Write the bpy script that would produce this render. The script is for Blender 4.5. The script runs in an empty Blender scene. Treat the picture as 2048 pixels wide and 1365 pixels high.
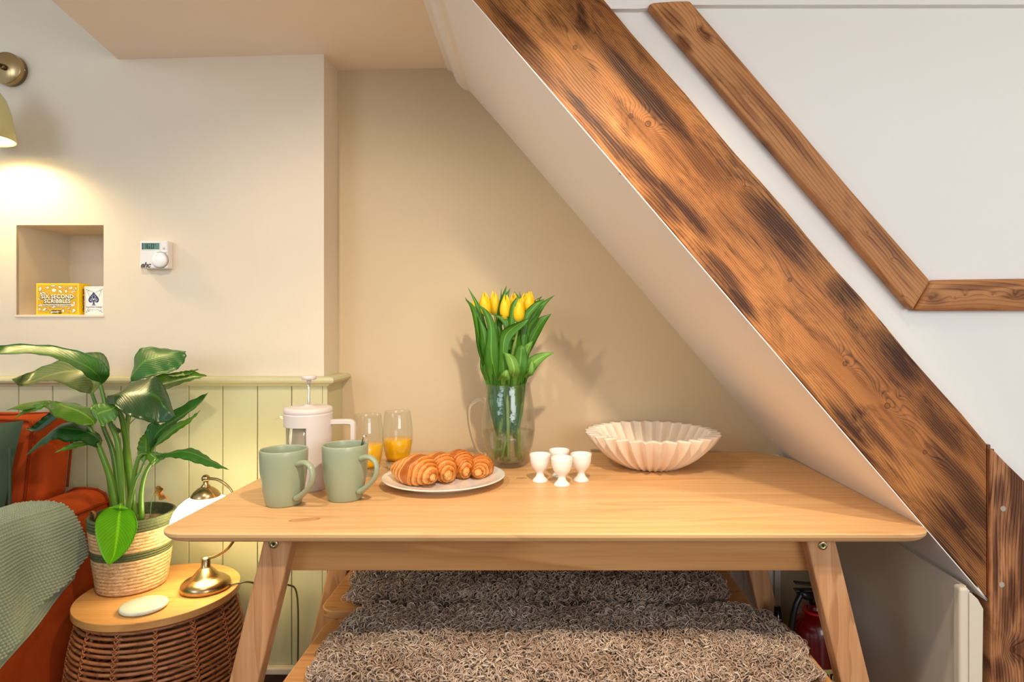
import bpy, bmesh, math, random
import numpy as np
from mathutils import Vector, Matrix
random.seed(7); rng = np.random.default_rng(7)
PI = math.pi
sc = bpy.context.scene
COL = sc.collection

# ------------------------------------------------------------------ camera
F = 1255.0; EYE = 1.16
cam_d = bpy.data.cameras.new('camera'); cam = bpy.data.objects.new('camera', cam_d); COL.objects.link(cam)
cam.location = (0, 0, EYE); cam.rotation_euler = (PI/2, 0, 0)
cam_d.sensor_width = 36.0; cam_d.lens = F/2048*36.0
cam_d.shift_x = -66/2048; cam_d.shift_y = -32.5/2048
cam_d.clip_start = 0.05
sc.camera = cam
# ------------------------------------------------------------------ world, lights, exposure
sc.view_settings.view_transform = 'Standard'; sc.view_settings.look = 'None'
sc.view_settings.gamma = 1.0; sc.view_settings.exposure = 0.42
sc.view_settings.use_curve_mapping = False
sc.cycles.use_denoising = True
sc.cycles.max_bounces = 10; sc.cycles.transparent_max_bounces = 24
sc.cycles.caustics_refractive = False; sc.cycles.caustics_reflective = False
W = bpy.data.worlds.new('world'); sc.world = W; W.use_nodes = True
W.node_tree.nodes['Background'].inputs['Color'].default_value = (0.86, 0.93, 1.0, 1)
W.node_tree.nodes['Background'].inputs['Strength'].default_value = 0.50

def light(name, kind, loc, energy, color, target=None, size=None, size_y=None, spot=None, blend=None, radius=None):
    d = bpy.data.lights.new(name, kind); d.energy = energy; d.color = color
    o = bpy.data.objects.new(name, d); COL.objects.link(o); o.location = loc
    if kind == 'AREA':
        d.shape = 'RECTANGLE'; d.size = size; d.size_y = size_y or size
    if spot: d.spot_size = math.radians(spot); d.spot_blend = blend if blend is not None else 0.5
    if radius is not None: d.shadow_soft_size = radius
    if target is not None:
        o.rotation_euler = (Vector(target)-Vector(loc)).to_track_quat('-Z', 'Y').to_euler()
    return o
WARM = (1.0, 0.83, 0.62)
# daylight from the window behind and to the left of the camera
light('window_light', 'AREA', (-2.3, -1.2, 2.0), 16, (0.72, 0.86, 1.0), (-1.6, 1.9, 1.9), 1.2, 1.0)
light('fill_light_right', 'AREA', (1.6, -1.9, 1.6), 36, (0.97, 0.96, 0.97), (1.2, 1.3, 1.5), 1.6, 1.4)  # fill panel added behind the camera to lighten the right wall, not a window
# ceiling spotlights of the room
light('ceiling_spot', 'SPOT', (0.13, 0.63, 1.965), 54, WARM, (-0.12, 1.47, 0.75), spot=78, blend=0.9, radius=0.03)
light('ceiling_spot', 'SPOT', (-0.72, 0.85, 1.955), 19, WARM, (-0.55, 1.45, 0.75), spot=120, blend=0.6, radius=0.03)
light('ceiling_spot', 'SPOT', (0.60, 0.74, 1.96), 34, WARM, (0.48, 0.98, 0.75), spot=62, blend=1.0, radius=0.03)

# ------------------------------------------------------------------ helpers
OFF = {}
def _off(o):
    v = Vector((0, 0, 0))
    while o is not None:
        v += o.location; o = o.parent
    return v
def empty(name, loc, label, cat, group=None, kind=None):
    o = bpy.data.objects.new(name, None); COL.objects.link(o); o.location = loc
    o.empty_display_size = 0.02
    tag(o, label, cat, group, kind); return o
def tag(o, label=None, cat=None, group=None, kind=None):
    if label: o['label'] = label
    if cat: o['category'] = cat
    if group: o['group'] = group
    if kind: o['kind'] = kind
    return o
def mk(name, vf, mat, parent=None, smooth=True, origin=None, label=None, kind=None, recalc=True):
    """world-space geometry -> one mesh object (placed at its base, or under its parent)"""
    v, f = vf[0], vf[1]
    v = np.asarray(v, dtype=float).reshape(-1, 3)
    if parent is not None: off = np.array(_off(parent))
    else:
        off = np.array(origin) if origin is not None else np.array([(v[:,0].min()+v[:,0].max())/2, (v[:,1].min()+v[:,1].max())/2, v[:,2].min()])
    me = bpy.data.meshes.new(name); me.from_pydata((v-off).tolist(), [], [list(map(int, q)) for q in f]); 
    if recalc:
        b = bmesh.new(); b.from_mesh(me); bmesh.ops.recalc_face_normals(b, faces=b.faces); b.to_mesh(me); b.free()
    me.polygons.foreach_set('use_smooth', [smooth]*len(me.polygons)); me.update()
    me.materials.append(mat)
    o = bpy.data.objects.new(name, me); COL.objects.link(o)
    if parent is not None: o.parent = parent
    else: o.location = off
    if label: o['label'] = label
    if kind: o['kind'] = kind
    return o
def join(*vfs):
    V = []; Fc = []; n = 0
    for vf in vfs:
        v, f = vf
        v = np.asarray(v, dtype=float).reshape(-1, 3)
        V.append(v); Fc += [[i+n for i in q] for q in f]; n += len(v)
    return np.concatenate(V), Fc
def xf(vf, loc=(0,0,0), rz=0.0, rx=0.0, ry=0.0, s=1.0):
    v = np.asarray(vf[0], dtype=float)*s
    M = np.array((Matrix.Rotation(rz, 3, 'Z') @ Matrix.Rotation(ry, 3, 'Y') @ Matrix.Rotation(rx, 3, 'X')))
    return v @ M.T + np.array(loc), vf[1]
def bm_out(b):
    b.verts.ensure_lookup_table(); b.verts.index_update()
    v = np.array([x.co[:] for x in b.verts]); f = [[x.index for x in q.verts] for q in b.faces]; b.free(); return v, f
def box(x0, x1, y0, y1, z0, z1, bev=0.0, seg=2):
    b = bmesh.new(); bmesh.ops.create_cube(b, size=1)
    for v in b.verts: v.co = Vector(((x0+x1)/2+v.co.x*(x1-x0), (y0+y1)/2+v.co.y*(y1-y0), (z0+z1)/2+v.co.z*(z1-z0)))
    if bev: bmesh.ops.bevel(b, geom=b.edges[:], offset=bev, segments=seg, profile=0.5, affect='EDGES')
    return bm_out(b)
def prism(poly, axis, a, c, bev=0.0, seg=2):
    """polygon extruded along an axis: 'y' poly=(x,z), 'z' poly=(x,y), 'x' poly=(y,z)"""
    def p(q, t): return {'y': (q[0], t, q[1]), 'z': (q[0], q[1], t), 'x': (t, q[0], q[1])}[axis]
    b = bmesh.new()
    A = [b.verts.new(p(q, a)) for q in poly]; B = [b.verts.new(p(q, c)) for q in poly]; n = len(poly)
    b.faces.new(A); b.faces.new(B[::-1])
    for i in range(n): b.faces.new((A[i], B[i], B[(i+1) % n], A[(i+1) % n]))
    bmesh.ops.recalc_face_normals(b, faces=b.faces)
    if bev: bmesh.ops.bevel(b, geom=b.edges[:], offset=bev, segments=seg, profile=0.5, affect='EDGES', clamp_overlap=True)
    return bm_out(b)
def lathe(prof, seg=48, c=(0, 0, 0), close=False, rfun=None):
    """profile of (r, z); r==0 at ends makes a cap"""
    V = []; Fc = []; rows = []
    for (r, z) in prof:
        if r < 1e-6: rows.append([len(V)]); V.append((0, 0, z))
        else:
            rows.append(list(range(len(V), len(V)+seg)))
            for i in range(seg):
                a = 2*PI*i/seg; rr = r if rfun is None else rfun(r, z, a); V.append((rr*math.cos(a), rr*math.sin(a), z))
    R = list(zip(rows[:-1], rows[1:]))
    if close: R.append((rows[-1], rows[0]))
    for p, q in R:
        for i in range(seg):
            j = (i+1) % seg
            if len(p) == 1 and len(q) == 1: continue
            if len(p) == 1: Fc.append([p[0], q[i], q[j]])
            elif len(q) == 1: Fc.append([p[i], q[0], p[j]])
            else: Fc.append([p[i], p[j], q[j], q[i]])
    return np.array(V)+np.array(c), Fc
def tube(pts, rad, seg=8, cap=True, flat=None):
    """round bar through points; rad number or per-point list; flat=(a,b) squashes the section"""
    P = [Vector(p) for p in pts]; n = len(P)
    R = [rad]*n if not hasattr(rad, '__len__') else list(rad)
    T = []
    for i in range(n):
        t = (P[min(i+1, n-1)]-P[max(i-1, 0)]); T.append(t.normalized() if t.length > 1e-9 else Vector((0, 0, 1)))
    u = T[0].orthogonal().normalized() if abs(T[0].z) > .9 else Vector((0, 0, 1)).cross(T[0]).normalized()
    V = []; Fc = []
    for i in range(n):
        u = (u-T[i]*u.dot(T[i])); u = u.normalized() if u.length > 1e-6 else T[i].orthogonal().normalized()
        w = T[i].cross(u)
        for k in range(seg):
            a = 2*PI*k/seg; fa, fb = flat if flat else (1, 1)
            V.append(tuple(P[i]+(u*math.cos(a)*fa+w*math.sin(a)*fb)*R[i]))
    for i in range(n-1):
        for k in range(seg):
            m = (k+1) % seg; Fc.append([i*seg+k, i*seg+m, (i+1)*seg+m, (i+1)*seg+k])
    if cap: Fc.append(list(range(seg))[::-1]); Fc.append([(n-1)*seg+k for k in range(seg)])
    return np.array(V), Fc
def cr(pts, n):
    """Catmull-Rom resample of a list of tuples"""
    A = np.array(pts, dtype=float); m = len(A)
    E = np.vstack([2*A[0]-A[1], A, 2*A[-1]-A[-2]]); out = []
    for t in np.linspace(0, m-1, n):
        i = min(int(t), m-2); u = t-i; p0, p1, p2, p3 = E[i], E[i+1], E[i+2], E[i+3]
        out.append(0.5*((2*p1)+(-p0+p2)*u+(2*p0-5*p1+4*p2-p3)*u*u+(-p0+3*p1-3*p2+p3)*u**3))
    return np.array(out)
def grid(P, close_u=False):
    n, m = P.shape[:2]; Fc = []
    for i in range(n if close_u else n-1):
        for j in range(m-1):
            a = i*m+j; c = ((i+1) % n)*m+j; Fc.append([a, a+1, c+1, c])
    return P.reshape(-1, 3), Fc
def sph(c, r, seg=20, rings=12, sc3=(1, 1, 1)):
    v, f = lathe([(r*math.sin(PI*i/rings), -r*math.cos(PI*i/rings)) for i in range(rings+1)], seg)
    return v*np.array(sc3)+np.array(c), f
def at(px, py, Y):
    """where a line of sight of the survey photo meets the depth Y"""
    return np.array([(px-1090)*Y/F, Y, EYE-(py-650)*Y/F])

# ------------------------------------------------------------------ materials
def srgb(r, g, b):
    f = lambda c: (c/255/12.92) if c/255 <= .04045 else ((c/255+.055)/1.055)**2.4
    return (f(r), f(g), f(b), 1)
class NT:
    def __init__(s, name):
        s.m = bpy.data.materials.new(name); s.m.use_nodes = True; s.t = s.m.node_tree; s.b = s.t.nodes['Principled BSDF']
    def n(s, typ, **kw):
        x = s.t.nodes.new(typ)
        for k, v in kw.items():
            if k.startswith('i_'): x.inputs[int(k[2:])].default_value = v
            else: setattr(x, k, v)
        return x
    def l(s, a, b): s.t.links.new(a, b)
    def math(s, op, a, b=None, c=None):
        x = s.n('ShaderNodeMath', operation=op)
        for i, q in enumerate((a, b, c)):
            if q is None: continue
            if isinstance(q, (int, float)): x.inputs[i].default_value = q
            else: s.l(q, x.inputs[i])
        return x.outputs[0]
    def mix(s, fac, a, b, blend='MIX'):
        x = s.n('ShaderNodeMix', data_type='RGBA', blend_type=blend)
        for i, q in ((0, fac), (6, a), (7, b)):
            if isinstance(q, (int, float, tuple)): x.inputs[i].default_value = q
            else: s.l(q, x.inputs[i])
        return x.outputs[2]
    def ramp(s, fac, stops):
        x = s.n('ShaderNodeValToRGB'); s.l(fac, x.inputs[0]); e = x.color_ramp.elements
        while len(e) < len(stops): e.new(0.5)
        for q, (p, c) in zip(e, stops): q.position = p; q.color = c if hasattr(c, '__len__') else (c, c, c, 1)
        return x.outputs[0]
    def coord(s, scale=(1, 1, 1), kind='Object', rot=(0, 0, 0)):
        c = s.n('ShaderNodeTexCoord'); mp = s.n('ShaderNodeMapping'); mp.inputs['Scale'].default_value = scale; mp.inputs['Rotation'].default_value = rot
        s.l(c.outputs[kind], mp.inputs[0]); return mp.outputs[0]
    def noise(s, vec, scale, detail=4, rough=.55, dist=0.0):
        x = s.n('ShaderNodeTexNoise'); x.inputs['Scale'].default_value = scale; x.inputs['Detail'].default_value = detail
        x.inputs['Roughness'].default_value = rough; x.inputs['Distortion'].default_value = dist; s.l(vec, x.inputs['Vector']); return x.outputs['Fac']
    def bump(s, h, strength=.3, dist=.001):
        x = s.n('ShaderNodeBump'); x.inputs['Strength'].default_value = strength; x.inputs['Distance'].default_value = dist
        s.l(h, x.inputs['Height']); s.l(x.outputs[0], s.b.inputs['Normal']); return x
def plain(name, c, rough=.5, metal=0.0, spec=.5, bump=None, var=0.0, coat=0.0, sss=0.0):
    m = NT(name); b = m.b; b.inputs['Roughness'].default_value = rough; b.inputs['Metallic'].default_value = metal
    b.inputs['Specular IOR Level'].default_value = spec; b.inputs['Coat Weight'].default_value = coat
    vec = m.coord()
    if sss:
        b.inputs['Subsurface Weight'].default_value = sss; b.inputs['Subsurface Radius'].default_value = (.01, .006, .003)
        b.inputs['Subsurface Scale'].default_value = 1.0
    n = m.noise(vec, 9, 3)
    c2 = tuple(x*(1-var) for x in c[:3])+(1,)
    m.l(m.mix(n, c, c2), b.inputs['Base Color'])
    if bump: m.bump(m.noise(vec, bump[0], 4), bump[1], bump[2])
    return m.m
def paint(name, c, var=.04):
    return plain(name, c, .62, spec=.3, bump=(60, .35, .0012), var=var)
def wood(name, c1, c2, c3, axis='X', fine=1.0, rough=.42, knots=(), coarse=1.0, band=.35):
    """c1 light, c2 mid, c3 dark grain"""
    m = NT(name); k = {'X': 0, 'Y': 1, 'Z': 2}[axis]
    def sv(a, o): v = [o]*3; v[k] = a; return tuple(v)
    big = m.noise(m.coord(sv(.9*coarse, 9*coarse)), 1.0, 3, .5, .8)
    mid = m.noise(m.coord(sv(2.2*fine, 60*fine)), 1.0, 5, .6, .3)
    fin = m.noise(m.coord(sv(9*fine, 420*fine)), 1.0, 3, .6)
    rings = m.math('FRACT', m.math('MULTIPLY', big, 7.0))
    rings = m.ramp(rings, [(0, 0), (.75, .55), (.93, 1), (1, 0)])
    t = m.math('ADD', m.math('MULTIPLY', rings, band), m.math('MULTIPLY', mid, 1-band))
    col = m.ramp(t, [(.22, c1), (.5, c2), (.86, c3)])
    col = m.mix(m.math('MULTIPLY', m.ramp(fin, [(.52, 0), (.75, 1)]), .35), col, c3)
    for (kx, ky, kz, ra, rb, ang, kc) in knots:
        tc = m.n('ShaderNodeTexCoord'); mp = m.n('ShaderNodeMapping', vector_type='TEXTURE')
        mp.inputs['Location'].default_value = (kx, ky, kz); mp.inputs['Rotation'].default_value = (0, 0, ang); mp.inputs['Scale'].default_value = (ra, rb, .05)
        m.l(tc.outputs['Object'], mp.inputs[0]); ln = m.n('ShaderNodeVectorMath', operation='LENGTH'); m.l(mp.outputs[0], ln.inputs[0])
        w = m.math('ADD', ln.outputs['Value'], m.math('MULTIPLY', m.math('SUBTRACT', mid, .5), .9))
        f = m.ramp(w, [(0, .55), (.75, .35), (.9, .85), (1.0, 0)])
        col = m.mix(f, col, kc)
    m.l(col, m.b.inputs['Base Color']); m.b.inputs['Roughness'].default_value = rough
    m.b.inputs['Specular IOR Level'].default_value = .4
    m.bump(mid, .12, .0006)
    return m.m
def charred(name, base, mid, burn, knots=(), spots=(), rings=210.0, seed=0.0, pale=.3, burn_level=.56):
    """torched pine: object X runs along the grain, object Z across it"""
    m = NT(name)
    tc = m.n('ShaderNodeTexCoord'); sp = m.n('ShaderNodeSeparateXYZ'); m.l(tc.outputs['Object'], sp.inputs[0]); U, V = sp.outputs[0], sp.outputs[2]
    off = m.n('ShaderNodeVectorMath', operation='ADD'); m.l(tc.outputs['Object'], off.inputs[0]); off.inputs[1].default_value = (seed, seed*.7, 0)
    def cs(s3):
        mp = m.n('ShaderNodeMapping'); mp.inputs['Scale'].default_value = s3; m.l(off.outputs[0], mp.inputs[0]); return mp.outputs[0]
    low = m.noise(cs((1.6, 1, 6)), 1.0, 2, .5)
    f = m.math('ADD', m.math('MULTIPLY', V, 1.0), m.math('MULTIPLY', low, .085))
    kd = None
    for (u, v, a, b, amp) in knots:
        du = m.math('DIVIDE', m.math('SUBTRACT', U, u), a); dv = m.math('DIVIDE', m.math('SUBTRACT', V, v), b)
        d2 = m.math('ADD', m.math('MULTIPLY', du, du), m.math('MULTIPLY', dv, dv))
        g = m.math('EXPONENT', m.math('MULTIPLY', d2, -1.0))
        f = m.math('ADD', f, m.math('MULTIPLY', g, amp))
    f = m.math('ADD', f, m.math('MULTIPLY', m.noise(cs((5, 1, 22)), 1.0, 3, .5), .006))
    fr = m.math('FRACT', m.math('MULTIPLY', f, rings))
    line = m.ramp(fr, [(0, 0), (.55, .15), (.82, 1), (1, 0)])
    fine = m.noise(cs((14, 1, 700)), 1.0, 3, .7)
    patch = m.noise(cs((5.5, 1, 17)), 1.0, 5, .68, 1.2)
    streak = m.noise(cs((5, 1, 110)), 1.0, 5, .65)
    bv = m.math('ADD', m.math('MULTIPLY', patch, .6), m.math('MULTIPLY', streak, .4))
    bn = m.ramp(bv, [(burn_level-.10, 0), (burn_level+.0, .4), (burn_level+.12, 1)])
    for (u, v, a, b, s) in spots:
        du = m.math('DIVIDE', m.math('SUBTRACT', U, u), a); dv = m.math('DIVIDE', m.math('SUBTRACT', V, v), b)
        d2 = m.math('ADD', m.math('MULTIPLY', du, du), m.math('MULTIPLY', dv, dv))
        d2 = m.math('ADD', d2, m.math('MULTIPLY', m.math('SUBTRACT', m.math('ADD', m.math('MULTIPLY', patch, .4), m.math('MULTIPLY', streak, .6)), .5), 6.5))
        g = m.ramp(m.math('MULTIPLY', d2, .4), [(.05, s), (.34, s*.62), (.62, s*.22), (1.0, 0)])
        bn = m.math('MAXIMUM', bn, g)
    tone = m.noise(cs((1.1, 1, 7)), 1.0, 3, .5)
    col = m.mix(m.ramp(tone, [(.35, 0), (.68, 1)]), base, mid)
    col = m.mix(m.math('MULTIPLY', line, m.math('ADD', .42, m.math('MULTIPLY', bn, .5))), col, burn)
    col = m.mix(m.math('MULTIPLY', m.ramp(fine, [(.5, 0), (.8, 1)]), .25), col, burn)
    col = m.mix(m.math('MULTIPLY', bn, .93), col, m.mix(m.math('MULTIPLY', line, .8), (burn[0]*1.15, burn[1]*1.1, burn[2]*1.1, 1), (burn[0]*.18, burn[1]*.16, burn[2]*.2, 1)))
    pl = m.math('MULTIPLY', m.ramp(m.noise(cs((2.5, 1, 30)), 1.0, 4, .6), [(.57, 0), (.72, 1)]), m.ramp(fr, [(.0, 1), (.3, 0)]))
    col = m.mix(m.math('MULTIPLY', pl, pale), col, srgb(238, 205, 165))
    for (u, v, a, b, amp) in knots:
        du = m.math('DIVIDE', m.math('SUBTRACT', U, u), min(a, b)*.34); dv = m.math('DIVIDE', m.math('SUBTRACT', V, v), min(a, b)*.34)
        d = m.math('SQRT', m.math('ADD', m.math('MULTIPLY', du, du), m.math('MULTIPLY', dv, dv)))
        col = m.mix(m.ramp(d, [(0, .35), (.6, .3), (.85, .9), (1.0, 0)]), col, (burn[0]*.8, burn[1]*.7, burn[2]*.7, 1))
    m.l(col, m.b.inputs['Base Color']); m.b.inputs['Roughness'].default_value = .46; m.b.inputs['Specular IOR Level'].default_value = .2
    m.bump(m.math('SUBTRACT', 1.0, line), .25, .0008)
    return m.m
def glass(name, tint=(1, 1, 1, 1), rough=0.0, ior=1.45, thin=0.0, bump=None):
    """clear glass; thin: share of light that goes straight through"""
    m = NT(name); m.t.nodes.remove(m.b); out = m.t.nodes['Material Output']
    g = m.n('ShaderNodeBsdfGlass'); g.inputs['Color'].default_value = tint; g.inputs['Roughness'].default_value = rough; g.inputs['IOR'].default_value = ior
    t = m.n('ShaderNodeBsdfTransparent'); t.inputs['Color'].default_value = tint
    if bump:
        bp = m.n('ShaderNodeBump'); bp.inputs['Strength'].default_value = bump[1]; bp.inputs['Distance'].default_value = bump[2]
        m.l(m.noise(m.coord(), bump[0], 2), bp.inputs['Height']); m.l(bp.outputs[0], g.inputs['Normal'])
    x = m.n('ShaderNodeMixShader'); x.inputs[0].default_value = thin; m.l(g.outputs[0], x.inputs[1]); m.l(t.outputs[0], x.inputs[2])
    m.l(x.outputs[0], out.inputs['Surface']); return m.m
def thin_glass(name, tint=(.97, .98, .97, 1), pw=3.0, k=.85, b0=.04, bump=None, refr=0.0):
    m = NT(name); m.t.nodes.remove(m.b); out = m.t.nodes['Material Output']
    t = m.n('ShaderNodeBsdfTransparent'); t.inputs['Color'].default_value = tint
    g = m.n('ShaderNodeBsdfGlossy'); g.inputs['Roughness'].default_value = .03
    lw = m.n('ShaderNodeLayerWeight'); lw.inputs['Blend'].default_value = .28
    x = m.n('ShaderNodeMixShader'); m.l(m.math('ADD', m.math('MULTIPLY', m.math('POWER', lw.outputs['Facing'], pw), k), b0), x.inputs[0]); m.l(t.outputs[0], x.inputs[1]); m.l(g.outputs[0], x.inputs[2])
    if bump:
        bp = m.n('ShaderNodeBump'); bp.inputs['Strength'].default_value = bump[1]; bp.inputs['Distance'].default_value = bump[2]
        m.l(m.noise(m.coord(), bump[0], 2), bp.inputs['Height']); m.l(bp.outputs[0], g.inputs['Normal']); m.l(bp.outputs[0], lw.inputs['Normal'])
    if refr:
        gg = m.n('ShaderNodeBsdfGlass'); gg.inputs['IOR'].default_value = 1.3; gg.inputs['Color'].default_value = tint; y = m.n('ShaderNodeMixShader'); y.inputs[0].default_value = refr
        if bump: m.l(bp.outputs[0], gg.inputs['Normal'])
        m.l(x.outputs[0], y.inputs[1]); m.l(gg.outputs[0], y.inputs[2]); x = y
    m.l(x.outputs[0], out.inputs['Surface']); return m.m
def emis(name, c, s):
    m = NT(name); m.b.inputs['Base Color'].default_value = c; m.b.inputs['Emission Color'].default_value = c; m.b.inputs['Emission Strength'].default_value = s; return m.m

M = {}
M['cream_wall'] = paint('cream_wall', srgb(226, 212, 190))
M['beige_wall'] = paint('beige_wall', srgb(206, 186, 152))
M['white_wall'] = paint('white_wall', srgb(244, 240, 231), .02)
M['soffit'] = paint('soffit_paint', srgb(243, 236, 228), .02)
M['ceil'] = paint('ceiling_paint', srgb(242, 230, 216), .02)
M['sage'] = paint('sage_paint', srgb(199, 195, 155), .03)
M['cream_trim'] = paint('cream_trim', srgb(226, 212, 184))
M['skirt'] = wood('dark_skirting', srgb(96, 66, 50), srgb(82, 55, 42), srgb(60, 40, 30), 'X')
M['floor'] = wood('floor_boards', srgb(120, 88, 64), srgb(96, 68, 50), srgb(66, 46, 34), 'X')
M['table'] = wood('table_wood', srgb(232, 190, 136), srgb(222, 174, 118), srgb(192, 138, 86), 'X', .8, .38, band=.22, coarse=.8,
                  knots=[(-.505, 1.318-1.62, .75, .034, .012, .30, srgb(160, 88, 45)), (-.062, 1.676-1.62, .75, .015, .008, 0, srgb(110, 62, 34))])
M['table_leg'] = wood('table_leg_wood', srgb(206, 156, 110), srgb(186, 134, 90), srgb(148, 98, 60), 'Z', .8, .45, band=.25)
M['apron'] = wood('apron_wood', srgb(204, 150, 92), srgb(186, 130, 74), srgb(144, 92, 48), 'X', .7, .45, band=.28, coarse=.5)
M['bench'] = wood('bench_wood', srgb(204, 150, 92), srgb(192, 136, 80), srgb(150, 98, 54), 'X', .8, .45, band=.4)
M['side_top'] = wood('side_table_veneer', srgb(212, 160, 98), srgb(200, 146, 84), srgb(172, 118, 64), 'X', .7, .35, band=.3)
M['cane'] = wood('rattan_cane', srgb(186, 126, 82), srgb(158, 98, 60), srgb(104, 60, 38), 'X', 1, .38)
M['binding'] = plain('cane_binding', srgb(182, 108, 60), .45, var=.4)
M['white_porcelain'] = plain('white_porcelain', srgb(240, 236, 230), .12, coat=.3)
M['plate'] = plain('plate_glaze', srgb(236, 232, 224), .18, coat=.3)
M['bowl'] = plain('matte_resin', srgb(238, 222, 202), .5, var=.03, sss=.25)
M['mug'] = plain('sage_stoneware', srgb(152, 162, 134), .32, var=.06, bump=(500, .05, .0003))
M['press'] = plain('greige_plastic', srgb(214, 202, 194), .42, var=.02)
M['steel'] = plain('steel', srgb(215, 215, 212), .28, metal=1)
M['brass'] = plain('antique_brass', srgb(186, 158, 112), .27, metal=1, var=.15)
M['brass_bright'] = plain('zinc_bolt', srgb(190, 180, 130), .3, metal=1)
M['rod'] = plain('dark_brass', srgb(110, 90, 58), .3, metal=1)
M['black'] = plain('black_plastic', srgb(18, 18, 18), .35)
M['white_plastic'] = plain('white_plastic', srgb(232, 228, 222), .35)
M['red'] = plain('red_enamel', srgb(112, 8, 10), .25, coat=.4)
# ================================================================== THE SETTING
YW, YB, YR = 1.905, 2.03, 1.285      # chimney-breast wall, alcove wall, attic wall on the right
YF = 1.28                            # face of the big timber
# soffit line: x at height z, at the front and at the back
def sofx(z, y=YF):
    t = (y-YF)/(YB-YF); return (0.418*(1-t)+0.4077*t)+(EYE-z)/1.16
def structure(name, vf, mat, smooth=False, **k):
    return tag(mk(name, vf, mat, smooth=smooth, **k), kind='structure')
structure('floor', box(-2.9, 2.6, -2.4, 2.3, -.05, 0), M['floor'])
nx0, nx1, nz0, nz1 = -1.604, -1.340, 1.190, 1.463
structure('wall_left', join(box(-2.9, nx0, YW, 2.2, 0, 2.6), box(nx1, -.671, YW, 2.2, 0, 2.6, 0.0), box(nx0, nx1, YW, 2.2, 0, nz0),
          box(nx0, nx1, YW, 2.2, nz1, 2.6), box(nx0, nx1, 2.118, 2.2, nz0, nz1)), M['cream_wall'])
# slightly worn raised plaster lip round the niche
structure('trim_1', join(box(nx0-.004, nx1+.002, YW-.0025, YW+.01, nz0-.008, nz0, .002), box(nx0-.006, nx0, YW-.0025, YW+.01, nz0-.006, nz1, .002)), M['cream_wall'])
structure('wall_back', box(-.671, 1.3, YB, 2.2, 0, 2.1), M['beige_wall'])
# attic wall above the soffit line
structure('wall_right', prism([(sofx(1.99)+.02, 2.6), (sofx(1.99)+.02, 1.99), (sofx(.63)+.02, .63), (.93, .60), (.93, 0), (2.6, 0), (2.6, 2.6)], 'y', YR+.012, YR+.09), M['white_wall'])
# low ceiling, its left end open to the taller part of the room
cp = [(-1.335, 2.05, 1.964), (-1.296, 1.905, 1.966), (-1.240, 1.62, 1.968), (-1.0, .5, 1.972), (-.80, -.5, 1.98), (2.6, -.5, 1.992), (2.6, 1.272, 1.992), (-.302, 1.272, 1.992), (-.302, 2.05, 1.992)]
cv = [(x, y, z) for x, y, z in cp]+[(x, y, 2.6) for x, y, z in cp]; n = len(cp)
structure('ceiling', (cv, [list(range(n)), list(range(n, 2*n))[::-1]]+[[i, (i+1) % n, (i+1) % n+n, i+n] for i in range(n)]), M['ceil'])
structure('ceiling_upper', box(-2.9, 2.6, -1.0, 2.2, 2.6, 2.65), M['white_wall'])
# sloping soffit with its stepped plaster roll against the ceiling
prof_px = [(892, 130), (895, 140), (906, 144), (908, 153), (914, 165), (923, 175), (931, 180), (940, 183), (1000, 251), (1200, 484), (1400, 718), (1560, 905), (1640, 998)]
B = [at(px, py, YB) for px, py in prof_px]
rows = []
for yy in np.linspace(YF-.004, YB, 9):
    t = (yy-YF)/(YB-YF); r = []
    for b in B:
        z = b[2]; base = sofx(z, YB); r.append((sofx(z, yy)+(b[0]-base), yy, z))
    r.append((sofx(.625, yy), yy, .625)); rows.append(r)
P = np.array(rows); P2 = P+np.array([.0014, 0, .0014])
v1, f1 = grid(P); v2, f2 = grid(P2)
ns, ms = P.shape[:2]; fr_ = [[j, j+1, ns*ms+j+1, ns*ms+j] for j in range(ms-1)]
structure('wall_sloping', (np.concatenate([v1, v2]), f1+[[i+len(v1) for i in q][::-1] for q in f2]+fr_), M['soffit'])
# knee wall below the slope, its rounded plaster corner and the plaster stop beside the post
structure('wall_knee', join(prism([(YF-.002, 0), (YF-.002, .628), (YB, .64), (YB, 0)], 'x', .852, .8575), box(.8385, .858, YF-.012, YF+.012, 0, .628, .006, 3)), M['cream_wall'])
structure('trim_2', join(prism([(.858, 0), (.8825, 0), (.8855, .18), (.884, .40), (.8865, .585), (.876, .604), (.862, .617), (.858, .617)], 'y', YF-.012, YF+.02, .003)), M['cream_wall'], smooth=False)
# fluted white casing at the back under the table
fl = []
x = .60
for w, d in ((.030, .012), (.008, .004), (.030, .014), (.010, .004), (.018, .012), (.008, .004), (.024, .016), (.006, .002), (.018, .018)):
    fl.append(box(x, x+w, YB-.010-d, YB, 0, .74, .0)); x += w
structure('trim_3', join(*fl), M['white_wall'])
# dark stained batten standing in the joint between beam and post
structure('trim_4', join(box(.9035, .9105, YF+.002, YF+.02, .60, .915, .001), box(.9105, .921, YF+.006, YF+.02, .58, .905, .001)), plain('stained_batten', srgb(120, 62, 24), .3, coat=.3))
# thin shelf line high up on the attic wall
structure('trim_5', prism([(.05, 1.806), (.19, 1.806), (.30, 1.814), (2.2, 1.816), (2.2, 1.86), (.05, 1.86)], 'y', YR-.003, YR+.02), M['white_wall'])
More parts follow.
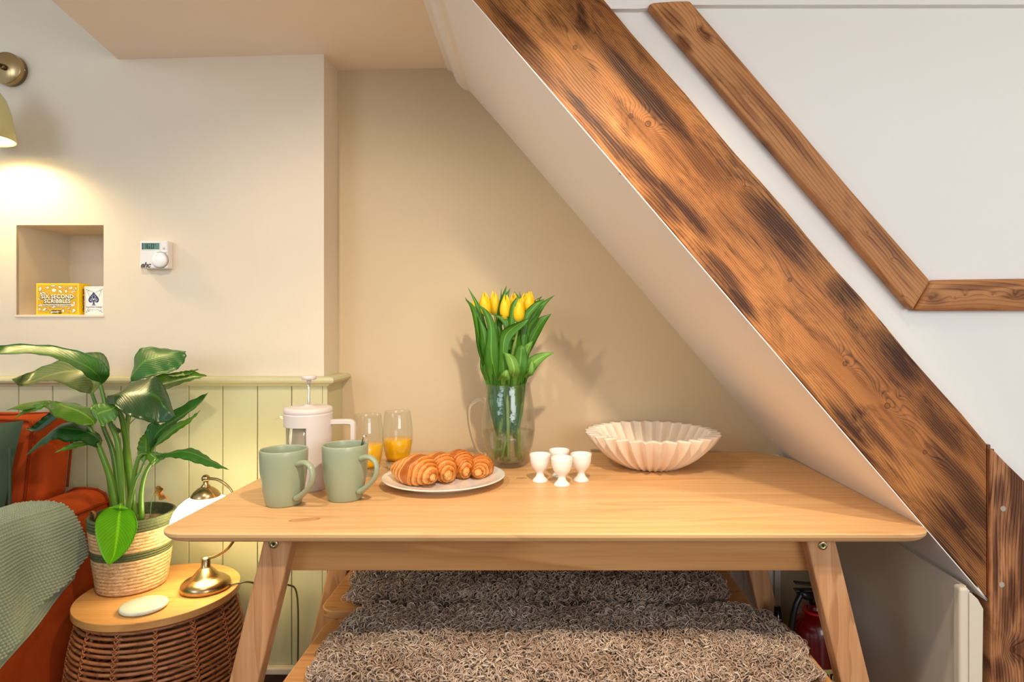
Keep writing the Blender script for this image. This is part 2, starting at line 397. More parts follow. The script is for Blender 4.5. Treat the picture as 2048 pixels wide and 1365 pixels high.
# painted board panelling with its dado rail, and the skirting
pan = tag(bpy.data.objects.new('wall_panelling', None), kind='structure'); COL.objects.link(pan); pan.location = (-1.5, 1.89, 0)
bx = -.655; edges = [-.655-.0015]
xs = [(583-1090)*1.89/F, (514.6-1090)*1.89/F, (445-1090)*1.89/F, (377-1090)*1.89/F, (309-1090)*1.89/F]
xs = [-.6700]+xs
while xs[-1] > -2.6: xs.append(xs[-1]-.1025)
for i in range(len(xs)-1):
    g = .0013
    mk('panel', box(xs[i+1]+g, xs[i]-g, 1.8905, 1.9045, .134, .984, .0016, 2), M['sage'], pan, smooth=False)
mk('panel', box(-.6705, -.656, 1.8905, 2.0295, .134, .984, .0016), M['sage'], pan, smooth=False)
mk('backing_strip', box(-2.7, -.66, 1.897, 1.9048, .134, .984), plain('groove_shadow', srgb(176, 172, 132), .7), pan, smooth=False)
rail = [(1.9048, .976), (1.884, .976), (1.881, .981), (1.872, .984), (1.864, .988), (1.861, .994), (1.864, 1.001), (1.872, 1.004), (1.9048, 1.004)]
def rail_sweep(prof):
    # profile (y,z) swept along x then mitred round the corner and back along y
    V = []; n = len(prof)
    for (y, z) in prof: V.append((-2.7, y, z))
    for (y, z) in prof: V.append((-.671+(YW-y), y, z))
    for (y, z) in prof: V.append((-.671+(YW-y), YB-.0005, z))
    Fc = []
    for s in range(2):
        for i in range(n-1): Fc.append([s*n+i, s*n+i+1, (s+1)*n+i+1, (s+1)*n+i])
    Fc.append(list(range(n))); Fc.append([2*n+i for i in range(n)][::-1]); return V, Fc
mk('dado_rail', rail_sweep(rail), M['sage'], pan, smooth=False)
structure('baseboard_back', join(box(-2.7, -.655, 1.878, 1.9045, 0, .112, .002), box(-.68, .60, 2.012, 2.0295, 0, .112, .002)), M['skirt'])
structure('trim_6', join(box(-2.7, -.652, 1.872, 1.9045, .113, .134, .005, 3)), M['cream_trim'])

# ================================================================== TIMBERS
ang = math.atan2(1.219, 1.0506)
p0 = np.array([sofx(1.16)+.004, 0, 1.16])              # a point of the lower edge
du = np.array([math.cos(ang), 0, -math.sin(ang)]); dv = np.array([math.sin(ang), 0, math.cos(ang)])
BW = .2045
def beam_poly(u0, xcut):
    # local polygon (u along, v across), the lower end cut upright at x = xcut
    def ucut(v): return (xcut-p0[0]-v*dv[0])/du[0]
    n = 26; lo = [(u0+(ucut(0)-u0)*i/n, .0015*math.sin(i*2.3)+.001*math.sin(i*5.1)) for i in range(n+1)]
    hi = [(ucut(BW)+(u0-ucut(BW))*i/n, BW+.0015*math.sin(i*1.7)) for i in range(n+1)]
    return lo+hi
def timber(name, poly, thick, mat, origin, angle, label, bev=.004, seg=2):
    v, f = prism(poly, 'y', 0, thick, bev, seg)
    me = bpy.data.meshes.new(name); me.from_pydata(v.tolist(), [], f); me.materials.append(mat)
    o = bpy.data.objects.new(name, me); COL.objects.link(o); o.location = origin; o.rotation_euler = (0, angle, 0)
    return tag(o, label, 'beam')
def uv_of(px, py, Y=YF):
    w = at(px, py, Y)-p0; return float(w @ du), float(w @ dv)
kn = []; 
for (px, py, a, b, amp) in ((1296, 248, .030, .020, .034), (1262, 232, .05, .016, .02), (1690, 728, .028, .016, .030), (1775, 812, .045, .020, .030), (1850, 905, .05, .015, .02),
                            (1150, 95, .06, .015, .02), (1490, 372, .008, .008, .006), (1190, 66, .008, .008, .006), (1800, 792, .008, .008, .006), (1580, 560, .07, .014, .016)):
    u, v = uv_of(px, py); kn.append((u, v, a, b, amp))
sp = []
for (px, py, a, b, s) in ((1060, 110, .10, .022, .8), (1290, 185, .15, .020, 1), (1330, 400, .06, .030, 1), (1200, 250, .05, .014, .8), (1240, 300, .09, .016, .95), (1330, 220, .10, .012, .9),
                          (1560, 460, .10, .032, .95), (1440, 545, .07, .018, .9), (1480, 600, .05, .012, 1), (1690, 590, .045, .024, 1), (1795, 715, .07, .028, 1), (1740, 860, .08, .012, .8),
                          (1700, 850, .06, .014, 1), (1880, 850, .07, .02, .8), (1920, 960, .08, .02, .8), (1920, 1060, .09, .03, 1), (1950, 1020, .08, .03, .9), (1890, 1090, .06, .015, .9),
                          (1170, 180, .06, .03, .5), (1400, 320, .08, .02, .6), (1860, 760, .08, .014, .7), (1180, 235, .12, .012, 1), (1290, 350, .10, .018, 1), (1370, 420, .08, .02, 1), (1270, 330, .06, .012, .9), (1450, 590, .07, .012, .9), (1650, 860, .07, .010, .9), (1030, 60, .08, .012, .9), (1600, 770, .06, .012, .6)):
    u, v = uv_of(px, py); sp.append((u, v, a, b, s))
M['beam'] = charred('scorched_pine', srgb(212, 142, 78), srgb(156, 92, 44), srgb(56, 27, 14), kn, sp, 215, burn_level=.54)
timber('diagonal_beam', beam_poly(-1.55, .9015), .05, M['beam'], (p0[0], YF, p0[2]), ang,
       'wide scorched pine beam sloping down across the wall to the upright post', .003)
# second, thinner timber framing: an upper sloping rail and a level rail, mitred where they meet
Y2 = YR-.016
def rail_timber(name, pts_px, mat, axis_px, label, knots_px, spots_px, th=.027):
    a = at(*axis_px[0], Y2); b = at(*axis_px[1], Y2); d = (b-a)/np.linalg.norm(b-a); e = np.array([-d[2], 0, d[0]])
    if e[2] < 0: e = -e
    an = math.atan2(-d[2], d[0]); ep = np.array([math.sin(an), 0, math.cos(an)])
    poly = [(float((at(x, y, Y2)-a) @ d), float((at(x, y, Y2)-a) @ ep)) for x, y in pts_px]
    K = [(float((at(x, y, Y2)-a) @ d), float((at(x, y, Y2)-a) @ ep), A, Bq, am) for x, y, A, Bq, am in knots_px]
    S = [(float((at(x, y, Y2)-a) @ d), float((at(x, y, Y2)-a) @ ep), A, Bq, am) for x, y, A, Bq, am in spots_px]
    m = charred(mat, srgb(206, 146, 92), srgb(178, 112, 60), srgb(108, 58, 26), K, S, 130, seed=3.1 if 'level' in mat else 1.3, pale=.15, burn_level=.60)
    return timber(name, poly, th, m, tuple(a), an, label, .011, 4)
rail_timber('roof_timber', [(1296, 9), (1306, 4), (1345, 1), (1380, 0), (1500, 140), (1700, 377), (1862, 562), (1827, 621), (1600, 360), (1440, 176)], 'timber_sloping', ((1296, 8), (1827, 621)),
            'narrow scorched pine timber sloping across the white wall at right, ending in a mitre',
            [(1398, 60, .02, .012, .012), (1415, 75, .03, .012, .012), (1735, 464, .008, .008, .006), (1784, 518, .008, .008, .006), (1660, 402, .006, .006, .004), (1806, 592, .007, .007, .004)],
            [(1345, 35, .03, .012, .7), (1368, 85, .02, .008, .9), (1410, 70, .02, .01, .8), (1560, 250, .12, .008, .7), (1775, 490, .07, .009, .7), (1480, 200, .06, .006, .6)])
rail_timber('roof_timber', [(1863, 560), (1900, 559), (2048, 557), (2300, 556), (2300, 621), (2048, 622), (1900, 622), (1829, 622)], 'timber_level', ((1829, 622), (2300, 621)),
            'level scorched pine timber on the white wall, running off at the right edge',
            [(1910, 596, .008, .008, .006), (1862, 596, .03, .014, .014), (1930, 590, .012, .008, .008), (2030, 590, .012, .009, .01), (1985, 590, .01, .006, .006)],
            [(1870, 600, .02, .01, .6), (2040, 590, .03, .01, .7), (1940, 575, .05, .006, .7), (2000, 570, .04, .005, .6)])
# upright post, local X runs down the grain
pp = [(1981, 898), (1990, 903), (2010, 924), (2048, 961), (2110, 1022)]
top = [(at(x, y, YF-.004)[0], at(x, y, YF-.004)[2]) for x, y in pp]
zt = top[0][1]; x0p = top[0][0]
poly = [(zt-z, x-x0p) for x, z in top]+[(zt, top[-1][0]-x0p), (zt, -.001)]+[(zt-zz, .0015*math.sin(zz*40)) for zz in np.linspace(.03, zt-.05, 14)]
# object X down, object Z right
v, f = prism([(a, b) for a, b in poly], 'y', 0, .055, .003)
def puv(px, py): w = at(px, py, YF-.004); return zt-w[2], w[0]-x0p
Ks = [puv(2025, 1300)+(.02, .02, .02)]
Ss = [puv(2030, 980)+(.10, .02, .9), puv(2000, 990)+(.04, .012, .9), puv(2010, 1230)+(.06, .012, .8), puv(2040, 1300)+(.03, .03, .9), puv(2000, 1345)+(.03, .02, .9), puv(2045, 1120)+(.1, .01, .9), puv(1992, 1120)+(.09, .006, .9), puv(2020, 1060)+(.03, .02, .7), puv(2025, 1190)+(.05, .01, .9)]
M['post'] = charred('scorched_post', srgb(206, 142, 94), srgb(170, 106, 64), srgb(68, 32, 18), Ks, Ss, 150, seed=5.0, burn_level=.55)
me = bpy.data.meshes.new('upright_post'); me.from_pydata(v.tolist(), [], f); me.materials.append(M['post'])
post = bpy.data.objects.new('upright_post', me); COL.objects.link(post); post.location = (x0p, YF-.004, zt)
post.rotation_euler = (0, PI/2, 0)   # X -> -Z, Z -> X
tag(post, 'upright scorched pine post at the lower right edge, two pale filled bolt holes', 'post')
for px, py in ((2006, 1018), (2003, 1170)):
    a, b = puv(px, py)
    dv_, df_ = lathe([(0, -.001), (.0055, -.001), (.0058, .003), (0, .003)], 20)
    o = mk('bolt_filler', (np.stack([dv_[:, 0]+a, dv_[:, 2]*1.0, dv_[:, 1]+b], 1), df_), plain('wood_filler', srgb(190, 178, 160), .8, var=.3, bump=(600, .6, .001)), smooth=False, origin=(0, 0, 0))
    o.parent = post; o.location = (0, 0, 0)
# ================================================================== DINING TABLE
TZ = .75
def round_poly(pts, rads, n=8):
    out = []; m = len(pts)
    for i in range(m):
        p = np.array(pts[i], float); a = np.array(pts[i-1], float); b = np.array(pts[(i+1) % m], float); r = rads[i]
        da = (a-p)/np.linalg.norm(a-p); db = (b-p)/np.linalg.norm(b-p)
        for t in np.linspace(0, 1, n):
            out.append(tuple((p+da*r)*(1-t)**2+p*2*t*(1-t)+(p+db*r)*t*t))
    return out
T = empty('dining_table', (0, 1.62, 0), 'pale pine dining table with rounded corners and splayed legs, breakfast laid on top', 'table')
tp = round_poly([(-.773, 1.232), (.7715, 1.232), (.7565, 2.024), (-.757, 2.024)], [.062, .055, .16, .07], 10)
bmt = bmesh.new(); loops = []
def inset(poly, d):
    P = np.array(poly); c = P.mean(0); q = P-c
    return [(c[0]+x*(1-d/.76), c[1]+y*(1-d/.39)) for x, y in q]
for z, d in ((TZ-.020, .011), (TZ-.0165, .006), (TZ-.009, .0008), (TZ-.003, 0), (TZ-.0008, .0008), (TZ, .003)):
    loops.append([bmt.verts.new((x, y, z)) for x, y in inset(tp, d)])
for A, Bq in zip(loops[:-1], loops[1:]):
    for i in range(len(A)): bmt.faces.new((A[i], A[(i+1) % len(A)], Bq[(i+1) % len(A)], Bq[i]))
bmt.faces.new(loops[0][::-1]); bmt.faces.new(loops[-1])
o = mk('tabletop', bm_out(bmt), M['table'], T, smooth=False)
def leg_geo(xt, xb, y0, y1, yb0, zt, zb, w=.059, bev=.004):
    # raked leg: top centre xt, bottom centre xb
    b = bmesh.new(); V = []
    for z, xc, ya, yb_ in ((zb, xb, yb0, yb0+(y1-y0)), (zt, xt, y0, y1)):
        V.append([b.verts.new(p) for p in ((xc-w/2, ya, z), (xc+w/2, ya, z), (xc+w/2, yb_, z), (xc-w/2, yb_, z))])
    for i in range(4): b.faces.new((V[0][i], V[0][(i+1) % 4], V[1][(i+1) % 4], V[1][i]))
    b.faces.new(V[0][::-1]); b.faces.new(V[1])
    bmesh.ops.recalc_face_normals(b, faces=b.faces)
    bmesh.ops.bevel(b, geom=b.edges[:], offset=bev, segments=2, profile=.5, affect='EDGES'); return bm_out(b)
sl = .241
for s in (-1, 1):
    xt = .009+s*.5475; xb = xt+s*sl*.73
    mk('leg', leg_geo(xt, xb, 1.268, 1.310, 1.262, .7298, 0), M['table_leg'], T, smooth=False)
    mk('leg', leg_geo(xt+s*.004, xb+s*.004, 1.858, 1.90, 1.862, .7298, 0), M['table_leg'], T, smooth=False)
    cx = -.5475 if s < 0 else .5605
    bx_, bz_ = (547-1090)*1.266/F, EYE-(1089-650)*1.266/F
    if s > 0: bx_, bz_ = (1646-1090)*1.266/F, EYE-(1092-650)*1.266/F
    vv, ff = lathe([(.0028, .001), (.0028, -.002), (.0045, -.003), (.0082, -.0028), (.0092, -.0008), (.0092, .001)], 24)
    bolt = mk('bolt', (np.stack([vv[:, 0]+bx_, vv[:, 2]+1.2672, vv[:, 1]+bz_], 1), ff), M['brass_bright'], T)
    vv, ff = lathe([(0, -.0005), (.0034, -.0005), (.0034, .001), (0, .001)], 6)
    mk('bolt_socket', (np.stack([vv[:, 0]+bx_, vv[:, 2]+1.2672, vv[:, 1]+bz_], 1), ff), M['black'], bolt, smooth=False)
mk('apron', box(-.535, .553, 1.303, 1.325, .649, .7298, .0015), M['apron'], T, smooth=False)
mk('apron', box(-.535, .553, 1.866, 1.888, .649, .7298, .0015), M['apron'], T, smooth=False)
for s in (-1, 1):
    xx = .009+s*.555; mk('apron', box(xx-.011, xx+.011, 1.312, 1.857, .655, .7298, .0015), M['apron'], T, smooth=False)

# ================================================================== BENCHES
BZ = .46
def bench(x0, x1, y0, y1, label):
    B_ = empty('bench', ((x0+x1)/2, (y0+y1)/2, 0), label, 'bench', 'two benches pushed in under the table')
    poly = round_poly([(x0, y0), (x1, y0), (x1, y1), (x0, y1)], [.05]*4, 8)
    mk('seat', prism(poly, 'z', BZ-.020, BZ, .003, 2), M['bench'], B_, smooth=False)
    for s in (-1, 1):
        for q in (0, 1):
            xt = (x0+x1)/2+s*((x1-x0)/2-.16); ya = y0+.03 if q == 0 else y1-.065
            mk('leg', leg_geo(xt, xt+s*.075, ya, ya+.035, ya, BZ-.0202, 0, .045), M['table_leg'], B_, smooth=False)
    ya = (y0+y1)/2
    mk('rail', box(x0+.16, x1-.16, y0+.034, y0+.052, BZ-.075, BZ-.0202, .001), M['apron'], B_, smooth=False)
    mk('rail', box(x0+.16, x1-.16, y1-.052, y1-.034, BZ-.075, BZ-.0202, .001), M['apron'], B_, smooth=False)
    return B_
bench(-.515, .565, 1.17, 1.498, 'near pine bench under a curly sheepskin, closest to the viewer')
bench(-.556, .520, 1.532, 1.842, 'far pine bench behind the near one, its seat half hidden by the back sheepskin')

# ================================================================== SHEEPSKINS
def fleece_mat():
    m = NT('curly_fleece')
    a = m.n('ShaderNodeAttribute', attribute_name='tip'); b = m.n('ShaderNodeAttribute', attribute_name='tone')
    root = m.mix(b.outputs['Fac'], srgb(104, 76, 56), srgb(156, 126, 102)); tip = m.mix(b.outputs['Fac'], srgb(198, 166, 138), srgb(250, 232, 212))
    m.l(m.mix(a.outputs['Fac'], root, tip), m.b.inputs['Base Color']); m.b.inputs['Roughness'].default_value = .45
    m.b.inputs['Specular IOR Level'].default_value = .4; m.b.inputs['Sheen Weight'].default_value = .08
    return m.m
M['fleece'] = fleece_mat(); M['hide'] = plain('fleece_underwool', srgb(120, 98, 80), .9, var=.5, bump=(220, 1.0, .006))
def sheepskin(x0, x1, y0, y1, z, label, seed, n, drop_front, edge=.03, drop_back=.0):
    r = np.random.default_rng(seed)
    ph = r.uniform(0, 6, 8)
    def height(x, y):
        # pillowy hide top, thinner to the rim
        u = (x-(x0+x1)/2)/((x1-x0)/2); v = (y-(y0+y1)/2)/((y1-y0)/2)
        e = np.clip(1-np.abs(u)**6, 0, 1)**.5*np.clip(1-np.abs(v)**5, 0, 1)**.5
        return z+.012+.020*e+.004*np.sin(x*23+ph[0])*np.sin(y*31+ph[1])+.003*np.sin(x*61+ph[2]+y*40)
    S = empty('sheepskin', ((x0+x1)/2, (y0+y1)/2, z+.001), label, 'sheepskin', 'two curly sheepskins on the benches')
    def wob(t, k): return .012*np.sin(t*9+ph[k])+.007*np.sin(t*21+ph[k+1])
    nu, nv = 90, 40; G = np.zeros((nu, nv, 3)); 
    U = np.linspace(-1, 1, nu); Vv = np.linspace(-1, 1, nv)
    for i, u in enumerate(U):
        for j, v in enumerate(Vv):
            # superellipse-shaped outline
            k = (1-.10*abs(v)**3); x = (x0+x1)/2+u*((x1-x0)/2+wob(v, 0))*k; y = (y0+y1)/2+v*((y1-y0)/2+.5*wob(u*2, 3))*(1-.10*abs(u)**4)
            G[i, j] = (x, y, height(x, y) if (abs(u) < 1 and abs(v) < 1) else z+.003)
    v1, f1 = grid(G); low = G.copy(); low[..., 2] = z+.0012; v2, f2 = grid(low)
    mk('hide', (np.concatenate([v1, v2]), f1+[[i+len(v1) for i in q][::-1] for q in f2]), M['hide'], S)
    # curls
    uu = r.uniform(-1, 1, n); vv = r.uniform(-1, 1, n); kk = r.random(n) < .10
    uu[kk] = np.sign(uu[kk])*(1-.03*r.random(kk.sum())); 
    kf = 1-.10*np.abs(vv)**3
    X = (x0+x1)/2+uu*((x1-x0)/2+wob(vv, 0))*kf; Y = (y0+y1)/2+vv*((y1-y0)/2+.5*wob(uu*2, 3))*(1-.10*np.abs(uu)**4)
    Z = height(X, Y)
    SEG = 10; t = np.linspace(0, 1, SEG)
    # tufts: neighbouring curls lean the same way
    gx = np.floor(X/.011+.4*np.sin(Y*90)); gy = np.floor(Y/.011+.4*np.sin(X*80)); hsh = np.modf(np.sin(gx*12.9898+gy*78.233+seed)*43758.5453)[0]
    az = hsh*6.0+r.normal(0, .55, n)+2.0*np.sin(X*27+ph[4])
    L = r.uniform(.026, .046, n); L[uu < -.9] *= 1.15
    curl = r.uniform(4.5, 8.5, n)*np.where(r.random(n) < .5, -1, 1)
    lean = r.uniform(.25, 1.15, n)+.25*np.abs(hsh)
    # heading rotates along the lock: a hook in a tilted plane
    out = np.stack([uu*np.maximum(0, np.abs(uu)-.8)*5, vv*np.maximum(0, np.abs(vv)-.75)*4, np.zeros(n)], 1)
    d0 = np.stack([np.cos(az)*np.sin(lean), np.sin(az)*np.sin(lean), np.cos(lean)], 1)+out; d0 /= np.linalg.norm(d0, axis=1)[:, None]
    side = np.stack([np.cos(az+1.57), np.sin(az+1.57), r.normal(0, .35, n)], 1); side -= (side*d0).sum(1)[:, None]*d0; side /= np.linalg.norm(side, axis=1)[:, None]
    nrm = np.cross(d0, side)
    pos = np.stack([X, Y, Z-.003], 1); step = L/(SEG-1)
    P = np.zeros((n, SEG, 3)); D = np.zeros((n, SEG, 3)); 
    for i in range(SEG):
        P[:, i] = pos; ph_ = curl*t[i]**1.6
        d = d0*np.cos(ph_)[:, None]+side*np.sin(ph_)[:, None]+nrm*(.25*np.sin(ph_*.7))[:, None]; d /= np.linalg.norm(d, axis=1)[:, None]
        D[:, i] = d; pos = pos+d*step[:, None]
    P[..., 2] = np.maximum(P[..., 2], z+.002)
    w = (r.uniform(.0009, .0024, n)[:, None]*(1-.75*t[None, :]**2)*(.55+.45*np.minimum(1, t*4)[None, :]))
    a1 = np.cross(D, nrm[:, None, :]); a1 /= np.maximum(np.linalg.norm(a1, axis=2), 1e-6)[..., None]; a2 = np.cross(D, a1)
    K = 3; V = np.zeros((n, SEG, K, 3))
    for k in range(K):
        th = 2*PI*k/K; V[:, :, k] = P+(a1*math.cos(th)+a2*math.sin(th))*w[..., None]
    V = V.reshape(-1, 3)-np.array(S.location)
    base = (np.arange(n)*SEG*K)[:, None, None]; i_ = np.arange(SEG-1)[None, :, None]; k_ = np.arange(K)[None, None, :]; k2 = (k_+1) % K
    a = base+i_*K+k_; b = base+i_*K+k2; c = base+(i_+1)*K+k2; d = base+(i_+1)*K+k_
    Fc = np.stack([a, b, c, d], -1).reshape(-1, 4)
    me = bpy.data.meshes.new('fleece'); me.vertices.add(len(V)); me.vertices.foreach_set('co', V.ravel())
    me.loops.add(Fc.size); me.loops.foreach_set('vertex_index', Fc.ravel().astype(np.int32))
    me.polygons.add(len(Fc)); me.polygons.foreach_set('loop_start', np.arange(0, Fc.size, 4, dtype=np.int32)); me.polygons.foreach_set('use_smooth', np.ones(len(Fc), bool))
    me.update(calc_edges=True)
    tipa = me.attributes.new('tip', 'FLOAT', 'POINT'); tipa.data.foreach_set('value', np.repeat(np.tile(t**1.1, n), K).astype(np.float32))
    tn = np.clip(.42+.25*np.sin(X*17+ph[6])*np.sin(Y*29+ph[7])+.35*hsh+r.normal(0, .18, n), 0, 1)
    ta = me.attributes.new('tone', 'FLOAT', 'POINT'); ta.data.foreach_set('value', np.repeat(tn, SEG*K).astype(np.float32))
    me.materials.append(M['fleece']); o = bpy.data.objects.new('fleece', me); COL.objects.link(o); o.parent = S; o['kind'] = 'stuff'
    return S
sheepskin(-.455, .535, 1.165, 1.505, BZ, 'curly grey-brown sheepskin over the near bench, closest to the viewer', 11, 20000, 0)
sheepskin(-.495, .460, 1.535, 1.835, BZ, 'curly sheepskin over the far bench, mostly in the table shade', 12, 12500, 0)

# ================================================================== THINGS ON THE TABLE
def mug(cx, cy, h, label, hang):
    m_ = empty('mug', (cx, cy, TZ), label, 'mug', 'pair of sage mugs on the table')
    R = .0525; H = h
    prof = [(0, .004), (.030, .004), (.033, 0), (.037, 0), (.0392, .004), (.043, .022), (.0475, .05), (.0510, .08), (R, H-.012), (R, H-.003), (R-.0012, H), (R-.003, H), (R-.0042, H-.003),
            (R-.0045, H-.02), (.0465, .06), (.041, .03), (.034, .012), (0, .010)]
    mk('cup', lathe(cr(prof, 90).clip(min=0).tolist() if False else prof, 64, (cx, cy, TZ)), M['mug'], m_)
    hp = [(.0490, H-.030), (.060, H-.0255), (.072, H-.026), (.0815, H-.036), (.0835, H-.055), (.077, H-.074), (.066, H-.089), (.055, H-.100), (.0435, H-.108)]
    c = cr([(.049+(r-.049)*1.38, z) if r > .05 else (r, z) for r, z in hp], 26); pts = [(r*math.cos(hang)+cx, r*math.sin(hang)+cy, z+TZ) for r, z in c]
    rad = [.0085*(1.25-.45*math.sin(PI*i/25)) for i in range(26)]
    mk('handle', tube(pts, rad, 14, flat=(1.0, .72)), M['mug'], m_)
    return m_
mug(-.598, 1.437, .1262, 'left sage mug, empty, in front of the cafetiere', math.radians(-30))
mg2 = mug(-.4706, 1.478, .1295, 'right sage mug with a teaspoon standing in it', math.radians(-27))
sp_ = [(-.4800, 1.500, TZ+.014), (-.460, 1.492, TZ+.06), (-.4345, 1.480, TZ+.118), (-.4225, 1.474, TZ+.1495)]
c = cr(sp_, 24)
tw = tube(c, [.0018+.0036*max(0, (i-12)/11) if i > 12 else .0018 for i in range(24)], 10, flat=(1.0, .5))
bw = xf(sph((0, 0, 0), 1, 16, 8), (-.4815, 1.5035, TZ+.0155)); bw = (np.array(bw[0])*1, bw[1]); 
v_, f_ = sph((0, 0, 0), 1, 16, 8); v_ = v_*np.array([.010, .004, .015]); v_, f_ = xf((v_, f_), (-.4805, 1.502, TZ+.026), rz=.2)
tag(mk('teaspoon', join(tw, (v_, f_)), M['steel'], origin=(-.4805, 1.502, TZ+.0105)), 'steel teaspoon leaning in the right mug, handle tip above the rim', 'spoon')

# cafetiere
cx, cy = -.598, 1.585
fp = empty('french_press', (cx, cy, TZ), 'greige plastic cafetiere with its plunger raised, behind the two mugs', 'cafetiere')
R = .0565
def sleeve():
    # plastic shell with a window on the left front; thickness by two skins
    zs = [0, .003, .03, .06, .09, .105, .118, .1565, .158, .185, .1885]; n = 96; V = []; Fc = []
    def rr(z): return (R-.001 if z == 0 else R) if z < .1565 else R+.0022
    w0, w1 = math.radians(178), math.radians(284)
    for skin in (0, 1):
        for z in zs:
            for i in range(n):
                a = 2*PI*i/n; r_ = rr(z)-(.0025 if skin else 0); V.append((cx+r_*math.cos(a), cy+r_*math.sin(a), TZ+z))
    m = len(zs)
    def hole(i, j):
        a = 2*PI*(i+.5)/n; return zs[j] >= .03 and zs[j+1] <= .157 and w0 < a < w1
    for j in range(m-1):
        for i in range(n):
            i2 = (i+1) % n; A = [j*n+i, j*n+i2, (j+1)*n+i2, (j+1)*n+i]
            if hole(i, j): continue
            Fc.append(A); Fc.append([q+m*n for q in A][::-1])
            for (ii, jj, e) in (((i+1) % n, j, (A[1], A[2])), ((i-1) % n, j, (A[3], A[0]))):
                if hole(ii, jj): Fc.append([e[0], e[0]+m*n, e[1]+m*n, e[1]])
            if j+1 < m-1 and hole(i, j+1): Fc.append([A[2], A[2]+m*n, A[3]+m*n, A[3]])
            if j > 0 and hole(i, j-1): Fc.append([A[0], A[0]+m*n, A[1]+m*n, A[1]])
    Fc += [[(m-1)*n+i, (m-1)*n+(i+1) % n, (2*m-1)*n+(i+1) % n, (2*m-1)*n+i] for i in range(n)]
    Fc.append([i for i in range(n)][::-1])
    return V, Fc
mk('sleeve', sleeve(), M['press'], fp, recalc=False)
bkr = mk('beaker', lathe([(.0525, .004), (.0525, .186), (.0512, .186), (.0512, .006)], 64, (cx, cy, TZ)), thin_glass('beaker_glass'), fp)
mk('filter_mesh', lathe([(.0498, .02), (.0498, .155), (.0475, .158), (.0, .158)], 64, (cx, cy, TZ)), plain('filter_mesh', srgb(206, 184, 154), .6, metal=.1, bump=(1500, .8, .001), var=.35), bkr)
a0 = math.radians(192)
spout = []
for s in np.linspace(-1, 1, 9):
    row = []
    for t in np.linspace(0, 1, 7):
        a = a0+s*.26*(1-t*.75); r_ = .0525+.0265*t; z = .176+.011*(1-(1-t)**2)-.010*t**3+.0*s-.012*(1-abs(s))*(1-t)*.5-(1-abs(s))*.006
        row.append((cx+r_*math.cos(a), cy+r_*math.sin(a), TZ+z))
    spout.append(row)
mk('spout', grid(np.array(spout)), M.setdefault('thin', thin_glass('thin_clear_glass')), fp)
mk('lid', lathe([(0, .186), (R, .1865), (R+.0018, .189), (R+.0025, .193), (R+.0015, .2), (R-.002, .2025), (.045, .2035), (.013, .2045), (.011, .207), (.004, .2085), (0, .2085)], 64, (cx, cy, TZ)), M['press'], fp)
prod = mk('plunger_rod', tube([(cx+.001, cy, TZ+.15), (cx+.002, cy, TZ+.272)], .0028, 12), M['steel'], fp)
mk('plunger_knob', lathe([(0, .262), (.0048, .262), (.0058, .268), (.006, .2705), (.016, .2715), (.0178, .273), (.0178, .280), (.0165, .2815), (0, .2822)], 40, (cx+.002, cy, TZ)), M['press'], prod)
ha = math.radians(3)
hp = [(R-.002, .1640), (.075, .1645), (.092, .1645), (.1055, .1635), (.1110, .159), (.1120, .150), (.1118, .12), (.1110, .075), (.110, .048), (.1085, .044)]
c = cr(hp, 30)
def sqtube(pts, w, h):
    V = []; Fc = []; n = len(pts); P = [np.array(p) for p in pts]
    sd = np.array([-math.sin(ha), math.cos(ha), 0])
    for i in range(n):
        t = P[min(i+1, n-1)]-P[max(0, i-1)]; t = t/np.linalg.norm(t); nn = np.cross(t, sd)
        for (p, q) in ((-1, -.7), (-.7, -1), (.7, -1), (1, -.7), (1, .7), (.7, 1), (-.7, 1), (-1, .7)): V.append(P[i]+nn*p*h/2+sd*q*w/2)
    for i in range(n-1):
        for k in range(8): m = (k+1) % 8; Fc.append([i*8+k, i*8+m, (i+1)*8+m, (i+1)*8+k])
    Fc += [list(range(8))[::-1], [(n-1)*8+k for k in range(8)]]; return V, Fc
mk('handle', sqtube([(cx+r*math.cos(ha), cy+r*math.sin(ha), TZ+z) for r, z in c], .018, .0125), M['press'], fp, smooth=False)

# juice glasses
M['juice'] = plain('orange_juice', srgb(255, 188, 14), .18, sss=.35, var=.03)
M['thick_base'] = glass('glass_base', (.95, .97, .94, 1), 0.0, 1.45, .35)
def tumbler(cx, cy, H, level, label, name_mat='thin'):
    g = empty('tumbler', (cx, cy, TZ), label, 'glass', 'two tumblers of orange juice')
    k = H/.165
    outer = [(0, .0), (.026, 0), (.0285, .002), (.031, .012), (.0350, .032), (.0395, .055), (.0425, .080), (.0430, .095), (.0415, .12), (.0385, .145), (.0362, H-.0015), (.0355, H)]
    inner = [(.0345, H-.0012), (.0370, .145), (.0400, .12), (.0415, .095), (.0410, .080), (.0378, .055), (.0330, .035), (.0285, .026), (0, .024)]
    mk('bowl', lathe([(a, b) for a, b in outer[2:]]+inner[:-2], 56, (cx, cy, TZ)), M['thin'], g)
    mk('base', lathe([(0, .0), (.026, 0), (.0284, .002), (.0306, .012), (.0328, .0228), (.030, .0232), (0, .0225)], 48, (cx, cy, TZ)), M['thick_base'], g)
    pj = [(0, .0236), (.0300, .0245), (.0335, .036), (.0374, .055), (.0404, .080)]
    rl = np.interp(level, [p[1] for p in pj]+[.12], [p[0] for p in pj]+[.0392])
    pj = [p for p in pj if p[1] < level-.004]+[(rl, level-.002), (rl-.0012, level-.0006), (rl-.004, level), (0, level)]
    mk('juice', lathe(pj, 56, (cx, cy, TZ)), M['juice'], g)
    return g
tumbler(-.484, 1.712, .1655, .084, 'left juice tumbler, half hidden behind the right mug')
tumbler(-.4215, 1.795, .163, .084, 'right juice tumbler, standing behind the croissants')

